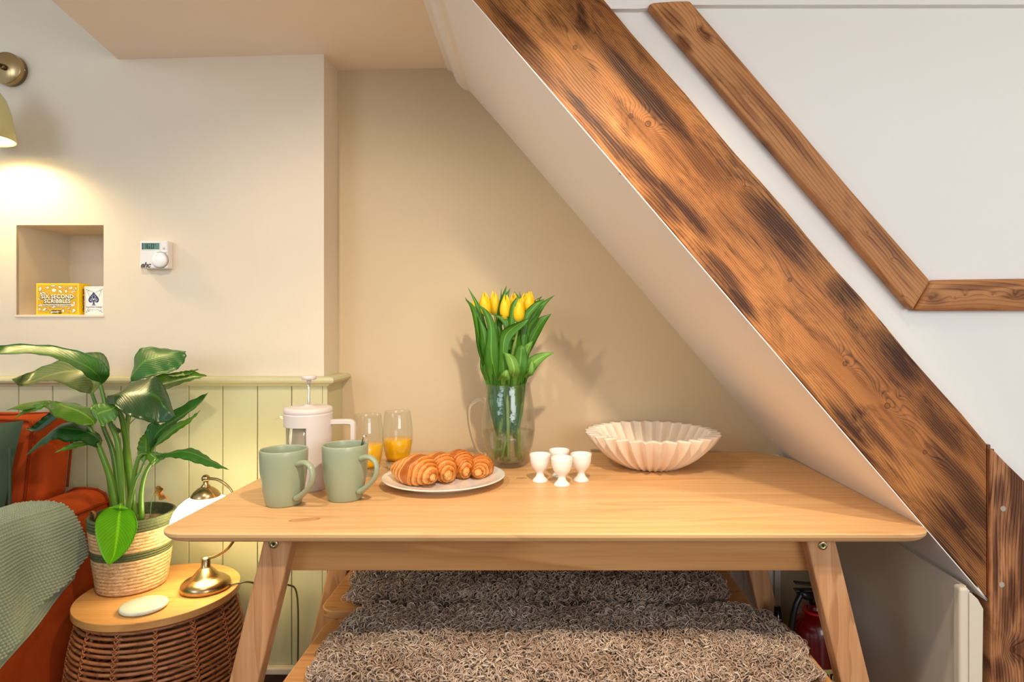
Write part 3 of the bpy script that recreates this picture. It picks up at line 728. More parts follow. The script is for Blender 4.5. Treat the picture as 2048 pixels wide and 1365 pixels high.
# plate
px_, py_ = -.2605, 1.620
pl = mk('plate', lathe([(0, .004), (.095, .004), (.098, 0), (.102, 0), (.106, .005), (.130, .011), (.150, .0175), (.1568, .0205), (.1572, .0222), (.1555, .0228), (.148, .0215), (.128, .0150), (.108, .0095), (.095, .008), (0, .008)], 96, (px_, py_, TZ)), M['plate'])
tag(pl, 'round white plate holding four croissants', 'plate')

def croissant_mat():
    m = NT('croissant_crust'); a = m.n('ShaderNodeAttribute', attribute_name='crust'); s = m.n('ShaderNodeAttribute', attribute_name='along')
    vec = m.coord(); nz = m.noise(vec, 45, 5, .65)
    cmb = m.n('ShaderNodeCombineXYZ'); m.l(m.math('MULTIPLY', s.outputs['Fac'], 26.0), cmb.inputs[0]); m.l(m.math('MULTIPLY', nz, 2.0), cmb.inputs[1])
    lay = m.noise(cmb.outputs[0], 1.6, 4, .7)
    t = m.math('ADD', m.math('MULTIPLY', a.outputs['Fac'], .62), m.math('MULTIPLY', nz, .35))
    t = m.math('ADD', t, m.math('MULTIPLY', m.math('SUBTRACT', lay, .5), .55))
    col = m.ramp(t, [(.2, srgb(150, 74, 22)), (.42, srgb(196, 108, 36)), (.62, srgb(222, 142, 62)), (.88, srgb(244, 190, 116))])
    m.l(col, m.b.inputs['Base Color']); m.b.inputs['Roughness'].default_value = .38; m.b.inputs['Specular IOR Level'].default_value = .5
    m.bump(m.math('ADD', m.math('MULTIPLY', lay, .7), m.math('MULTIPLY', nz, .3)), .55, .0022); return m.m
M['croissant'] = croissant_mat()
def croissant(cx, cy, cz, L, R0, bend, rz, tilt, label, seed, steps=5, squash=.86):
    r = np.random.default_rng(seed); n = 150; k = 56; P = np.zeros((n, k, 3)); C = np.zeros((n, k)); A = np.zeros((n, k))
    bounds = [0]+sorted((np.arange(1, steps+1)/steps*.84+r.uniform(-.03, .03, steps)).tolist())
    for i in range(n):
        s = -1+2*i/(n-1)
        ax = s*L/2; ay = -bend*(s*s)
        for j in range(k):
            th = 2*PI*j/k
            q = abs(s)+.12*math.cos(th+.5+(1.1 if s > 0 else -.8))*(1-abs(s)**4)+.018*math.sin(3*th+seed)+.012*math.sin(7*th+seed*2)   # skewed wraps
            q = min(max(q, 0), 1.0)
            b = max([x for x in bounds if x <= q], default=0); e = min([x for x in bounds if x > q], default=1.05)
            ph = (q-b)/(e-b)           # 0 inner end of a wrap, 1 at its step down
            env = lambda w: (max(0, 1-min(1, abs(w))**2.1))**.6*(1-.30*abs(w))
            rad = R0*(env(b+.10)*(1-ph)*.45+env(q)*(ph)*.45+env(q)*.55)
            rad += R0*.045*math.exp(-((1-ph)/.30)**2)*(.4 if q > .9 else 1) - R0*.07*math.exp(-(ph/.06)**2)*(q > .05)
            rad *= 1+.03*math.sin(2*th+seed+3*s)+.02*math.sin(5*th+s*7)
            # fine laminated ridges
            rad += R0*.016*math.sin(q*(75+18*math.sin(seed*3))+2.2*math.sin(th*2+seed)+1.3*math.sin(th*5)+seed)*(.35+.65*min(1, max(0, ph-.3)*2))
            if abs(s) > .985: rad *= .35+.65*(1-abs(s))/.015
            rad = max(rad, .0012)
            P[i, j] = (ax, ay+rad*math.cos(th), max(rad*math.sin(th)*squash, -R0*.62))
            C[i, j] = .25+.75*(1-math.exp(-(ph/.25)**2))*(1 if ph < .75 else .55) if q > .1 else .35
            C[i, j] = .15*math.sin(th)*-1+C[i, j]; A[i, j] = q
    V = P.reshape(-1, 3); V[:, 2] += R0*.62
    Fc = []
    for i in range(n-1):
        for j in range(k): m = (j+1) % k; Fc.append([i*k+j, i*k+m, (i+1)*k+m, (i+1)*k+j])
    Fc += [list(range(k)), [(n-1)*k+j for j in range(k)][::-1]]
    v, f = xf((V, Fc), (cx, cy, cz), rz=rz, ry=tilt)
    v[:, 2] += cz-v[:, 2].min()
    o = mk('croissant', (v, f), M['croissant'], origin=(cx, cy, cz))
    me = o.data; a = me.attributes.new('crust', 'FLOAT', 'POINT'); a.data.foreach_set('value', C.ravel().astype(np.float32))
    a = me.attributes.new('along', 'FLOAT', 'POINT'); a.data.foreach_set('value', (A+.37*seed).ravel().astype(np.float32))
    return tag(o, label, 'croissant', 'croissants on the plate')
PZ = TZ+.0083
croissant(-.320, 1.590, PZ, .150, .047, .022, math.radians(-36), .05, 'largest croissant, at the left end of the plate', 1, 4, .92)
croissant(-.270, 1.632, PZ, .150, .041, .018, math.radians(-54), .05, 'second croissant from the left, glossy, leaning on the largest one', 2, 4, 1.08)
croissant(-.226, 1.672, PZ, .135, .039, .016, math.radians(-56), .04, 'third croissant from the left, tallest at the back, with tight wraps', 3, 6, 1.12)
croissant(-.170, 1.668, PZ, .118, .035, .022, math.radians(-74), .0, 'right-hand croissant, nearest the tulip jug', 4, 6, .98)

# egg cups
def egg_cup(cx, cy, label, first=None):
    if first is None:
        e = mk('egg_cup', lathe([(0, .0055), (.012, .004), (.0185, 0), (.0205, 0), (.0208, .0025), (.017, .0075), (.0115, .013), (.0092, .020), (.0105, .0255), (.016, .031), (.0225, .040), (.0262, .052), (.0275, .066), (.0276, .0715),
              (.0266, .0722), (.0256, .0712), (.0250, .062), (.0225, .048), (.016, .037), (0, .031)], 48, (cx, cy, TZ)), M['white_porcelain'])
    else:
        e = first.copy(); COL.objects.link(e); e.location = (cx, cy, TZ)
    return tag(e, label, 'egg cup', 'four white egg cups')
e0 = egg_cup(-.013, 1.644, 'left white egg cup, beside the tulip jug')
egg_cup(.043, 1.603, 'front white egg cup, nearest the table edge', e0)
egg_cup(.0950, 1.649, 'right white egg cup, nearest the fluted bowl', e0)
egg_cup(.0385, 1.700, 'rear white egg cup, mostly hidden behind the front one', e0)

# fluted bowl
def fluted():
    n = 30*14; prof = [(.030, .0), (.066, .001), (.080, .006), (.100, .017), (.122, .033), (.142, .052), (.160, .072), (.173, .090), (.1795, .100)]
    c = cr(prof, 26); V = []; Fc = []; m = 0
    skins = []
    for t in range(26): skins.append((c[t][0], c[t][1], 0))
    skins.append((.1800, .1020, .3)); skins.append((.1782, .1028, .6)); skins.append((.1765, .1020, 1))
    for t in range(25, -1, -1): skins.append((max(c[t][0]-.0045, .0), c[t][1]+.005 if t > 2 else .006, 1))
    for (r0, z, ins) in skins:
        amp = .0175*min(1, max(0, (r0-.035)/.13))**.8
        for i in range(n):
            a = 2*PI*i/n; ph = (a*30/(2*PI)) % 1
            w = abs(2*ph-1)**1.45-.45                 # crisp ribs outside, rounded lobes inside
            V.append(((r0+amp*w*1.6)*math.cos(a+.06), (r0+amp*w*1.6)*math.sin(a+.06), z))
    rowsn = len(skins)
    for j in range(rowsn-1):
        for i in range(n): q = (i+1) % n; Fc.append([j*n+i, j*n+q, (j+1)*n+q, (j+1)*n+i])
    Fc += [list(range(n))[::-1], [(rowsn-1)*n+i for i in range(n)]]
    return np.array(V)+np.array([.3095, 1.815, TZ]), Fc
tag(mk('fluted_bowl', fluted(), M['bowl']), 'wide cream bowl with pleated sides and a scalloped rim, empty', 'bowl')
# ================================================================== TULIPS IN A GLASS JUG
jx, jy = -.107, 1.828
M['jug_glass'] = thin_glass('jug_glass', (.975, .985, .975, 1), 2.2, .95, .06, (55, .5, .003), .16)
M['water'] = thin_glass('water', (.94, .97, .92, 1), 3.0, .6, .05, None, .2)
jug = empty('glass_jug', (jx, jy, TZ), 'clear bubbled glass jug with a handle, a third full of water', 'jug')
def jr(z): return float(np.interp(z, [0, .01, .03, .06, .10, .14, .18, .21, .2405], [.044, .050, .060, .071, .078, .0775, .0725, .067, .0625]))
zs = [0, .004, .01, .02, .03, .045, .06, .08, .10, .12, .14, .16, .18, .195, .21, .225, .2375]
outp = [(0, 0), (.038, 0)]+[(jr(z), z) for z in zs[1:]]+[(.0618, .2405)]
inp = [(.0600, .2385)]+[(jr(z)-.0035, z) for z in zs[::-1] if z > .02]+[(.052, .017), (.03, .013), (0, .012)]
def wav(r, z, a): return r*(1+.004*math.sin(5*a+z*40)) if r > .03 else r
mk('body', lathe(outp+inp, 72, (jx, jy, TZ), rfun=wav), M['jug_glass'], jug)
mk('water', lathe([(0, .0135), (.03, .0145), (.050, .0185)]+[(jr(z)-.0046, z) for z in (.03, .045, .06, .08, .10)]+[(0, .10)], 64, (jx, jy, TZ)), M['water'], jug)
a0 = math.radians(196)
hp = [(jr(.190)-.002, .190), (jr(.19)+.008, .196), (jr(.19)+.022, .194), (.113, .178), (.1165, .15), (.112, .115), (.103, .08), (.092, .05), (.078, .036), (.067, .040)]
c = cr(hp, 30)
mk('handle', tube([(jx+r*math.cos(a0), jy+r*math.sin(a0), TZ+z) for r, z in c], [.0085-.0022*math.sin(PI*i/29) for i in range(30)], 14, flat=(1.15, .8)), glass('handle_glass', (.98, .99, .98, 1), 0.0, 1.42, .3), jug)

def leafmat(name, c1, c2, rough=.35, trans=.25, veins=0.0, coat=0.0):
    m = NT(name); u = m.n('ShaderNodeUVMap'); sp = m.n('ShaderNodeSeparateXYZ'); m.l(u.outputs[0], sp.inputs[0])
    nz = m.noise(m.coord(), 22, 3)
    # darker and lighter tissue, pale midrib and fine side veins that follow the blade
    vv = m.math('SUBTRACT', m.math('MULTIPLY', sp.outputs[0], 2.0), 1.0); av = m.math('ABSOLUTE', vv)
    sv = m.math('FRACT', m.math('ADD', m.math('MULTIPLY', sp.outputs[1], 22.0), m.math('MULTIPLY', av, -5.0)))
    svr = m.ramp(sv, [(0, 0), (.5, .1), (.85, 1), (1, 0)])
    col = m.mix(nz, c1, c2)
    col = m.mix(m.math('MULTIPLY', svr, veins), col, (c2[0]*1.6, c2[1]*1.5, c2[2]*1.6, 1))
    mid = m.ramp(av, [(0, 1), (.05, .7), (.10, 0)])
    col = m.mix(m.math('MULTIPLY', mid, .55), col, (min(1, c2[0]*2.6+.03), min(1, c2[1]*2.0+.05), c2[2]*2+.01, 1))
    m.l(col, m.b.inputs['Base Color']); m.b.inputs['Roughness'].default_value = rough; m.b.inputs['Coat Weight'].default_value = coat; m.b.inputs['Coat Roughness'].default_value = .25
    m.b.inputs['Specular IOR Level'].default_value = .45
    m.bump(m.math('ADD', svr, nz), .22 if veins else .1, .0012)
    if trans:
        tb = m.n('ShaderNodeBsdfTranslucent'); m.l(m.mix(.5, col, (c2[0]*2.2, min(1, c2[1]*2.4), c2[2]*1.2, 1)), tb.inputs['Color'])
        x = m.n('ShaderNodeMixShader'); x.inputs[0].default_value = trans; out = m.t.nodes['Material Output']
        m.l(m.b.outputs[0], x.inputs[1]); m.l(tb.outputs[0], x.inputs[2]); m.l(x.outputs[0], out.inputs['Surface'])
    return m.m
def blade(name, A, B_, mat, parent, fold=.012, n=22, k=9, mid=None, thick=.0005, ripple=0.0, seed=0, label=None):
    """leaf blade between two edge curves given in space; fold pushes the midrib back from the edges"""
    a = cr(A, n); b = cr(B_, n); P = np.zeros((n, k, 3)); UVs = np.zeros((n, k, 2))
    for i in range(n):
        w = b[i]-a[i]; t0 = a[min(i+1, n-1)]+b[min(i+1, n-1)]-a[max(i-1, 0)]-b[max(i-1, 0)]
        nr = np.cross(w, t0); L = np.linalg.norm(nr); nr = nr/L if L > 1e-9 else np.array([0, -1., 0])
        if nr[1] > 0: nr = -nr
        wd = np.linalg.norm(w)
        for j in range(k):
            s = j/(k-1); bow = (4*s*(1-s)); bow = bow*.6+.4*(1-abs(2*s-1))
            P[i, j] = a[i]+w*s-nr*fold*bow*min(1, wd/.04)+nr*ripple*math.sin(i*1.5+seed+s*3)*(abs(2*s-1)**2)
            UVs[i, j] = (s, i/(n-1))
    v, f = grid(P); m_ = len(v)
    # give the blade a real, thin body
    d1 = np.gradient(P, axis=0).reshape(-1, 3); d2 = np.gradient(P, axis=1).reshape(-1, 3); nn = np.cross(d1, d2); nn /= np.maximum(np.linalg.norm(nn, axis=1), 1e-9)[:, None]
    V = np.concatenate([v+nn*thick/2, v-nn*thick/2]); Fc = f+[[q+m_ for q in x][::-1] for x in f]
    ring = [j for j in range(k)]+[i*k+k-1 for i in range(1, n)]+[(n-1)*k+j for j in range(k-2, -1, -1)]+[i*k for i in range(n-2, 0, -1)]
    Fc += [[ring[q], ring[(q+1) % len(ring)], ring[(q+1) % len(ring)]+m_, ring[q]+m_] for q in range(len(ring))]
    o = mk(name, (V, Fc), mat, parent, label=label, recalc=False)
    uvl = o.data.uv_layers.new(name='UVMap'); uf = np.concatenate([UVs.reshape(-1, 2)]*2)
    idx = np.zeros(len(o.data.loops), dtype=np.int32); o.data.loops.foreach_get('vertex_index', idx); uvl.data.foreach_set('uv', uf[idx].ravel().astype(np.float32))
    return o
M['tulip_leaf'] = leafmat('tulip_leaf', srgb(54, 112, 30), srgb(88, 146, 44), .42, .22, .0)
M['tulip_leaf_pale'] = leafmat('tulip_leaf_pale', srgb(96, 150, 56), srgb(126, 172, 74), .42, .22, .0)
M['tulip_stem'] = plain('tulip_stem', srgb(148, 180, 84), .45, var=.3)
def petal_mat():
    m = NT('tulip_petal'); u = m.n('ShaderNodeUVMap'); sp = m.n('ShaderNodeSeparateXYZ'); m.l(u.outputs[0], sp.inputs[0])
    col = m.ramp(sp.outputs[1], [(0, srgb(206, 204, 70)), (.2, srgb(255, 222, 30)), (1, srgb(255, 232, 50))])
    vec = m.coord((60, 60, 4)); col = m.mix(m.math('MULTIPLY', m.noise(vec, 1.5, 3), .25), col, srgb(252, 200, 12))
    m.l(col, m.b.inputs['Base Color']); m.b.inputs['Roughness'].default_value = .45
    tb = m.n('ShaderNodeBsdfTranslucent'); m.l(col, tb.inputs['Color']); x = m.n('ShaderNodeMixShader'); x.inputs[0].default_value = .35
    m.l(m.b.outputs[0], x.inputs[1]); m.l(tb.outputs[0], x.inputs[2]); m.l(x.outputs[0], m.t.nodes['Material Output'].inputs['Surface']); return m.m
M['petal'] = petal_mat()
def petal(parent, c, H, R, a0, inner, lean):
    n, k = 16, 9; P = np.zeros((n, k, 3)); UVs = np.zeros((n, k, 2))
    for i in range(n):
        t = i/(n-1)
        rr = R*(math.sin(PI*min(1, (t*.93+.06))**.78))**.62*(1-.10*inner)
        if t > .82: rr = max(rr*.96, R*.18)
        half = (1.06 if not inner else .9)*(1 if t < .45 else max(.02, 1-((t-.45)/.55)**2.2))
        for j in range(k):
            s = (j/(k-1)-.5)*2; a = a0+s*half
            rad = rr*(1+.05*(1-abs(s)))-.0006*abs(s)+(.0012 if not inner else 0)
            z = H*t-.004*abs(s)**2*t*2
            P[i, j] = (rad*math.cos(a), rad*math.sin(a), z); UVs[i, j] = (j/(k-1), t)
    v, f = grid(P); v = v+np.outer(v[:, 2], np.array([lean[0], lean[1], 0]))+np.array(c)
    th = .0005; m_ = len(v); ctr = np.array(c)+np.array([0, 0, H/2]); nn = v-ctr; nn[:, 2] *= .2; nn /= np.maximum(np.linalg.norm(nn, axis=1), 1e-6)[:, None]
    V = np.concatenate([v+nn*th, v-nn*th]); Fc = f+[[q+m_ for q in x][::-1] for x in f]
    o = mk('petal', (V, Fc), M['petal'], parent, recalc=False)
    uvl = o.data.uv_layers.new(name='UVMap'); uf = np.concatenate([UVs.reshape(-1, 2)]*2)
    idx = np.zeros(len(o.data.loops), dtype=np.int32); o.data.loops.foreach_get('vertex_index', idx); uvl.data.foreach_set('uv', uf[idx].ravel().astype(np.float32))
# head centre px,py, depth, height in px, angle, label
heads = [(972, 610, 1.800, 45, .3, 'leftmost large yellow tulip of the bunch'),
         (991, 608, 1.825, 44, 1.1, 'yellow tulip second from the left, tucked against its neighbour'),
         (1011, 616, 1.785, 46, .2, 'yellow tulip near the middle, with a pointed closed bud'),
         (1026, 608, 1.850, 36, 2.0, 'small yellow tulip at the back of the bunch, between two front ones'),
         (1037, 622, 1.775, 44, .7, 'lowest yellow tulip, front and right of the middle'),
         (1048, 607, 1.835, 34, 1.6, 'partly hidden yellow tulip behind the right-hand bud'),
         (1056, 607, 1.805, 42, .5, 'large yellow tulip right of the middle, leaning right'),
         (1072, 618, 1.840, 30, .9, 'rightmost yellow tulip, half covered by a leaf'),
         (955, 616, 1.850, 30, 1.4, 'yellow tulip at far left, only a sliver showing behind leaves')]
tul = []
for i, (hx, hy, Yh, hh, a, lab) in enumerate(heads):
    cpos = at(hx, hy+hh/2, Yh); H = (hh+4)*Yh/F; Rr = .0150*(hh/44)**.5
    ba = 2.4*i; foot = np.array([jx+.037*math.cos(ba), jy+.030*math.sin(ba), TZ+.02])
    t_ = empty('tulip', tuple(foot), lab, 'tulip', 'yellow tulips in the glass jug')
    fl_ = mk('flower', sph(tuple(cpos+np.array([0, 0, .003])), .0062, 12, 8, (1, 1, .7)), M['tulip_stem'], t_)
    for q in range(3): petal(fl_, cpos, H*.97, Rr*.93, a+q*2*PI/3+PI/3, 1, ((hx-1015)*.002, 0))
    for q in range(3): petal(fl_, cpos, H, Rr, a+q*2*PI/3, 0, ((hx-1015)*.002, 0))
    midp = (cpos+foot)/2+np.array([0, 0, .02]); midp[0] = jx+(midp[0]-jx)*.8
    c = cr([foot, foot*.6+midp*.4+np.array([0, 0, -.005]), midp, cpos*.75+midp*.25, cpos+np.array([0, 0, .002])], 20)
    mk('stem', tube(c, .0048, 10), M['tulip_stem'], t_)
    tul.append(t_)
# leaves: (edge A px list, edge B px list, depth A, depth B, owner, pale)
TL = [
 ([(972,768),(955,700),(950,660),(942,620),(932,600)], [(988,768),(975,700),(962,655),(955,620),(932,598)], 1.775, 1.790, 0, 0, (930, 595)),
 ([(975,765),(962,690),(955,640),(950,610)], [(992,765),(985,700),(972,650),(960,612)], 1.79, 1.79, 8, 0, (935, 574)),
 ([(978,768),(968,720),(975,660),(965,622),(956,612)], [(1000,768),(998,700),(990,650),(978,625),(962,612)], 1.76, 1.765, 0, 0, (955, 607)),
 ([(975,768),(962,700),(960,660)], [(988,768),(985,720),(976,668)], 1.77, 1.775, 8, 0, (955,630)),
 ([(994,768),(998,700),(1000,670),(1012,655),(1035,645)], [(1016,768),(1016,710),(1022,680),(1034,665),(1052,648)], 1.752, 1.762, 2, 0, (1059, 637)),
 ([(1002,700),(1008,660),(1000,640),(985,630)], [(1022,700),(1028,660),(1022,638),(1000,630)], 1.775, 1.772, 2, 0, (981, 630)),
 ([(1000,765),(993,700),(994,650)], [(1010,765),(1010,700),(1004,650)], 1.80, 1.80, 1, 0, (1003, 575)),
 ([(995,650),(996,620),(1000,600)], [(1006,650),(1008,620),(1012,598)], 1.79, 1.80, 1, 0, (1013, 571)),
 ([(1004,640),(1008,610),(1010,592)], [(1014,640),(1016,610),(1018,590)], 1.815, 1.82, 3, 0, (1021, 576)),
 ([(1016,680),(1018,640),(1022,610)], [(1030,680),(1030,640),(1034,612)], 1.765, 1.77, 4, 0, (1038, 590)),
 ([(1020,760),(1018,700),(1030,650)], [(1042,760),(1044,700),(1042,650)], 1.79, 1.785, 4, 0, (1056, 608)),
 ([(1030,640),(1032,610),(1034,600)], [(1042,640),(1044,612),(1042,600)], 1.85, 1.85, 5, 0, (1028, 582)),
 ([(1038,640),(1040,615),(1040,600)], [(1050,640),(1050,612),(1046,600)], 1.86, 1.86, 3, 0, (1038, 583)),
 ([(1046,640),(1048,612),(1050,600)], [(1056,640),(1056,612),(1056,600)], 1.862, 1.86, 5, 0, (1056, 582)),
 ([(1040,690),(1045,650),(1060,625),(1075,610)], [(1055,695),(1062,660),(1075,640),(1090,612)], 1.80, 1.80, 7, 0, (1110, 590)),
 ([(1044,650),(1050,625),(1066,608)], [(1055,655),(1062,632),(1080,612)], 1.775, 1.77, 6, 0, (1088, 600)),
 ([(1050,660),(1060,630),(1066,605)], [(1062,660),(1074,625),(1078,604)], 1.84, 1.84, 7, 0, (1085, 592)),
 ([(1030,720),(1050,680),(1062,655),(1078,636)], [(1048,730),(1066,695),(1080,668),(1092,645)], 1.82, 1.81, 7, 0, (1103, 628)),
 ([(1035,640),(1052,612),(1062,606)], [(1046,650),(1060,625),(1074,612)], 1.81, 1.815, 6, 0, (1090,598)),
 ([(1012,766),(1018,745),(1012,722),(1008,708)], [(1034,766),(1040,742),(1036,720),(1024,710)], 1.745, 1.75, 2, 1, (1006, 705)),
 ([(1020,766),(1024,740),(1028,712),(1034,694)], [(1044,770),(1052,745),(1056,722),(1052,700)], 1.758, 1.765, 6, 0, (1044, 690)),
 ([(1036,760),(1050,725),(1068,710),(1090,705)], [(1052,766),(1068,745),(1080,728),(1096,714)], 1.782, 1.772, 6, 1, (1109, 706)),
 ([(1040,764),(1056,745),(1060,728)], [(1052,764),(1066,750),(1070,735)], 1.768, 1.76, 7, 1, (1064, 720)),
 ([(992,768),(1000,752),(1008,742)], [(1010,768),(1020,758),(1018,745)], 1.752, 1.75, 0, 1, (1020, 738)),
 ([(970,768),(960,735),(963,705)], [(980,768),(974,740),(972,710)], 1.80, 1.79, 8, 0, (961, 690)),
 ([(1042,720),(1046,696),(1054,688)], [(1054,726),(1060,706),(1064,692)], 1.80, 1.79, 7, 1, (1066, 682)),
 ([(985,768),(990,720),(985,680)], [(1004,768),(1006,720),(1000,680)], 1.785, 1.785, 1, 0, (992, 640)),
 ([(1004,768),(1006,720),(1014,690)], [(1030,768),(1034,720),(1034,690)], 1.80, 1.80, 3, 0, (1026, 650)),
 ([(1034,768),(1036,720),(1040,680)], [(1050,768),(1056,720),(1056,680)], 1.80, 1.80, 5, 0, (1052, 640)),
]
for i, (A, Bq, ya, yb, own, pale, tip) in enumerate(TL):
    # the blade springs from the stem well inside the jug when it starts at the rim
    tp3 = at(tip[0], tip[1], (ya+yb)/2+.01)
    a = [at(x, y, ya) for x, y in A]; b = [at(x, y, yb) for x, y in Bq]
    if A[0][1] > 755:
        c0 = (a[0]+b[0])/2; yin = 1.80; dn = np.array([jx+(c0[0]-jx)*.75, yin, TZ+.165]); dn2 = np.array([jx+(c0[0]-jx)*.55, 1.82, TZ+.085])
        # keep the rim crossing inside the glass
        w = (b[0]-a[0])*.5
        ra = a[0].copy(); rb = b[0].copy()
        for q in (ra, rb):
            q[1] = max(q[1], jy-math.sqrt(max(.0001, .0555**2-min(.0555, abs(q[0]-jx))**2)))
        a = [dn2-w*.25, dn-w*1.1, ra]+a[1:]; b = [dn2+w*.25, dn+w*1.1, rb]+b[1:]
    blade('leaf', a+[tp3], b+[tp3], M['tulip_leaf_pale'] if pale else M['tulip_leaf'], tul[own], fold=.006, n=20, k=7, seed=i)

# ================================================================== SIDE TABLE
sx, sy, sz, sr = -1.0126, 1.652, .46, .190
st = empty('side_table', (sx, sy, 0), 'round side table with a wooden top on an open barrel of rattan canes', 'side table')
mk('table_top', lathe([(0, sz-.018), (sr-.001, sz-.018), (sr, sz-.017), (sr, sz-.0012), (sr-.001, sz), (0, sz)], 96, (sx, sy, 0)), M['side_top'], st, smooth=False)
def br(z): t = (z-.02)/(sz-.04); return .172+.030*math.sin(PI*min(1, max(0, t)))**.8
nr = 34; zr = [.012+(sz-.018-.022)*i/(nr-1) for i in range(nr)]
first = None
for i, z in enumerate(zr):
    r_ = br(z)+.0008*math.sin(i*2.1)
    if first is None:
        P = [(r_*math.cos(2*PI*k/72), r_*math.sin(2*PI*k/72)) for k in range(72)]
        V = []; Fc = []
        for k in range(72):
            a = 2*PI*k/72
            for s in range(7):
                b = 2*PI*s/7; rr = r_+.0043*math.cos(b)*(1+.12*math.sin(a*5)); V.append((rr*math.cos(a), rr*math.sin(a), .0043*math.sin(b)+.0007*math.sin(3*a)))
        for k in range(72):
            for s in range(7): q = (k+1) % 72; w = (s+1) % 7; Fc.append([k*7+s, q*7+s, q*7+w, k*7+w])
        base_r = r_
        first = mk('cane', (np.array(V)+np.array([sx, sy, z]), Fc), M['cane'], st)
        first.data.transform(Matrix.Translation((0, 0, -z))); first.location = (0, 0, z)
    else:
        o = first.copy(); COL.objects.link(o); o.parent = st; o.location = (0, 0, z); o.scale = (r_/base_r, r_/base_r, 1); o.rotation_euler = (0, 0, i*1.3)
mk('rim_rope', lathe([(br(.435)-.004, .434), (br(.435)+.003, .434), (br(.435)+.004, .4405), (br(.435)-.004, .4415)], 72, (sx, sy, 0), close=True), M['binding'], st)
for k in range(14):
    a = 2*PI*k/14+.27; ca, sa = math.cos(a), math.sin(a); 
    upr = mk('upright', tube([(sx+(br(z)-.0088)*ca, sy+(br(z)-.0088)*sa, z) for z in np.linspace(.002, sz-.0185, 9)], .0042, 8), M['cane'], st)
    gs = []
    for i in range(nr-1):
        z0, z1 = zr[i], zr[i+1]; s = 1
        for s in (1, -1):
            pts = []
            for t in np.linspace(0, 1, 6):
                th = (t-.5)*2; r_ = br(z0*(1-t)+z1*t)+.0058*math.cos(th*1.3)**.5+(.0008 if s > 0 else 0)-.0015*abs(th)
                lat = s*.0062*th; zz = z0+(z1-z0)*t
                pts.append((sx+r_*ca-lat*sa, sy+r_*sa+lat*ca, zz))
            gs.append(tube(pts, .00165, 5, cap=False))
    mk('binding', join(*gs), M['binding'], upr)

# pebble coaster
tag(mk('coaster', lathe([(0, 0), (.046, 0), (.0505, .002), (.0530, .006), (.0518, .0098), (.049, .0112), (0, .0115)], 56, (-.990, 1.549, sz)), plain('glazed_stoneware', srgb(206, 212, 196), .22, var=.06, coat=.4)),
    'pale grey-green round stoneware coaster at the front of the side table', 'coaster')

# ================================================================== TABLE LAMP
lx, ly = -.900, 1.665
lp = empty('table_lamp', (lx, ly, sz), 'lit brass bedside lamp with a bell shade of white glass on a curved arm', 'lamp')
mk('base', lathe([(0, 0), (.0585, 0), (.0605, .003), (.0610, .010), (.0585, .018), (.050, .0255), (.038, .030), (.0345, .032), (.030, .038), (.022, .048), (.014, .0565), (.0115, .059), (.0115, .078), (.0105, .082), (.006, .0845), (0, .085)], 64, (lx, ly, sz)), M['brass'], lp)
az = math.radians(-8); ex = np.array([math.cos(az), math.sin(az), 0])
arm = [(.004, .080), (.030, .088), (.062, .108), (.086, .142), (.094, .185), (.088, .232), (.068, .268), (.040, .288), (.014, .292), (.0, .288)]
c = cr(arm, 40); larm = mk('arm', tube([tuple(np.array([lx, ly, sz+z])+ex*r) for r, z in c], .0038, 12), M['brass'], lp)
mk('finial', join(sph((lx, ly, sz+.292), .0105, 20, 12), lathe([(.0, .268), (.011, .268), (.012, .272), (.007, .277), (.006, .284), (0, .286)], 24, (lx, ly, sz))), M['brass'], larm)
mk('cap', lathe([(.0345, .243), (.0365, .243), (.0362, .247), (.030, .257), (.020, .266), (.010, .271), (0, .272), (0, .270), (.010, .268), (.019, .263), (.0285, .2555), (.0345, .2455)], 48, (lx, ly, sz)), M['brass'], lp)
shm = emis('lit_opal_glass', (1.0, .87, .52, 1), 9.5)
mk('shade', lathe([(.030, .250), (.036, .244), (.050, .236), (.064, .224), (.075, .209), (.0815, .192), (.0835, .178), (.0855, .172), (.0838, .172), (.0815, .178), (.0795, .192), (.073, .208), (.062, .222), (.048, .234), (.034, .242), (.028, .248)], 64, (lx, ly, sz), close=True), shm, lp)
cab = cr([(lx+.058, ly+.012, sz+.004), (lx+.080, ly+.02, sz+.006), (-.802, 1.70, sz+.003), (-.775, 1.75, .43), (-.745, 1.82, .405), (-.735, 1.862, .35), (-.735, 1.866, .15), (-.735, 1.86, .02)], 40)
mk('cable', tube(cab, .0026, 8), plain('gold_flex', srgb(96, 86, 56), .45), lp)

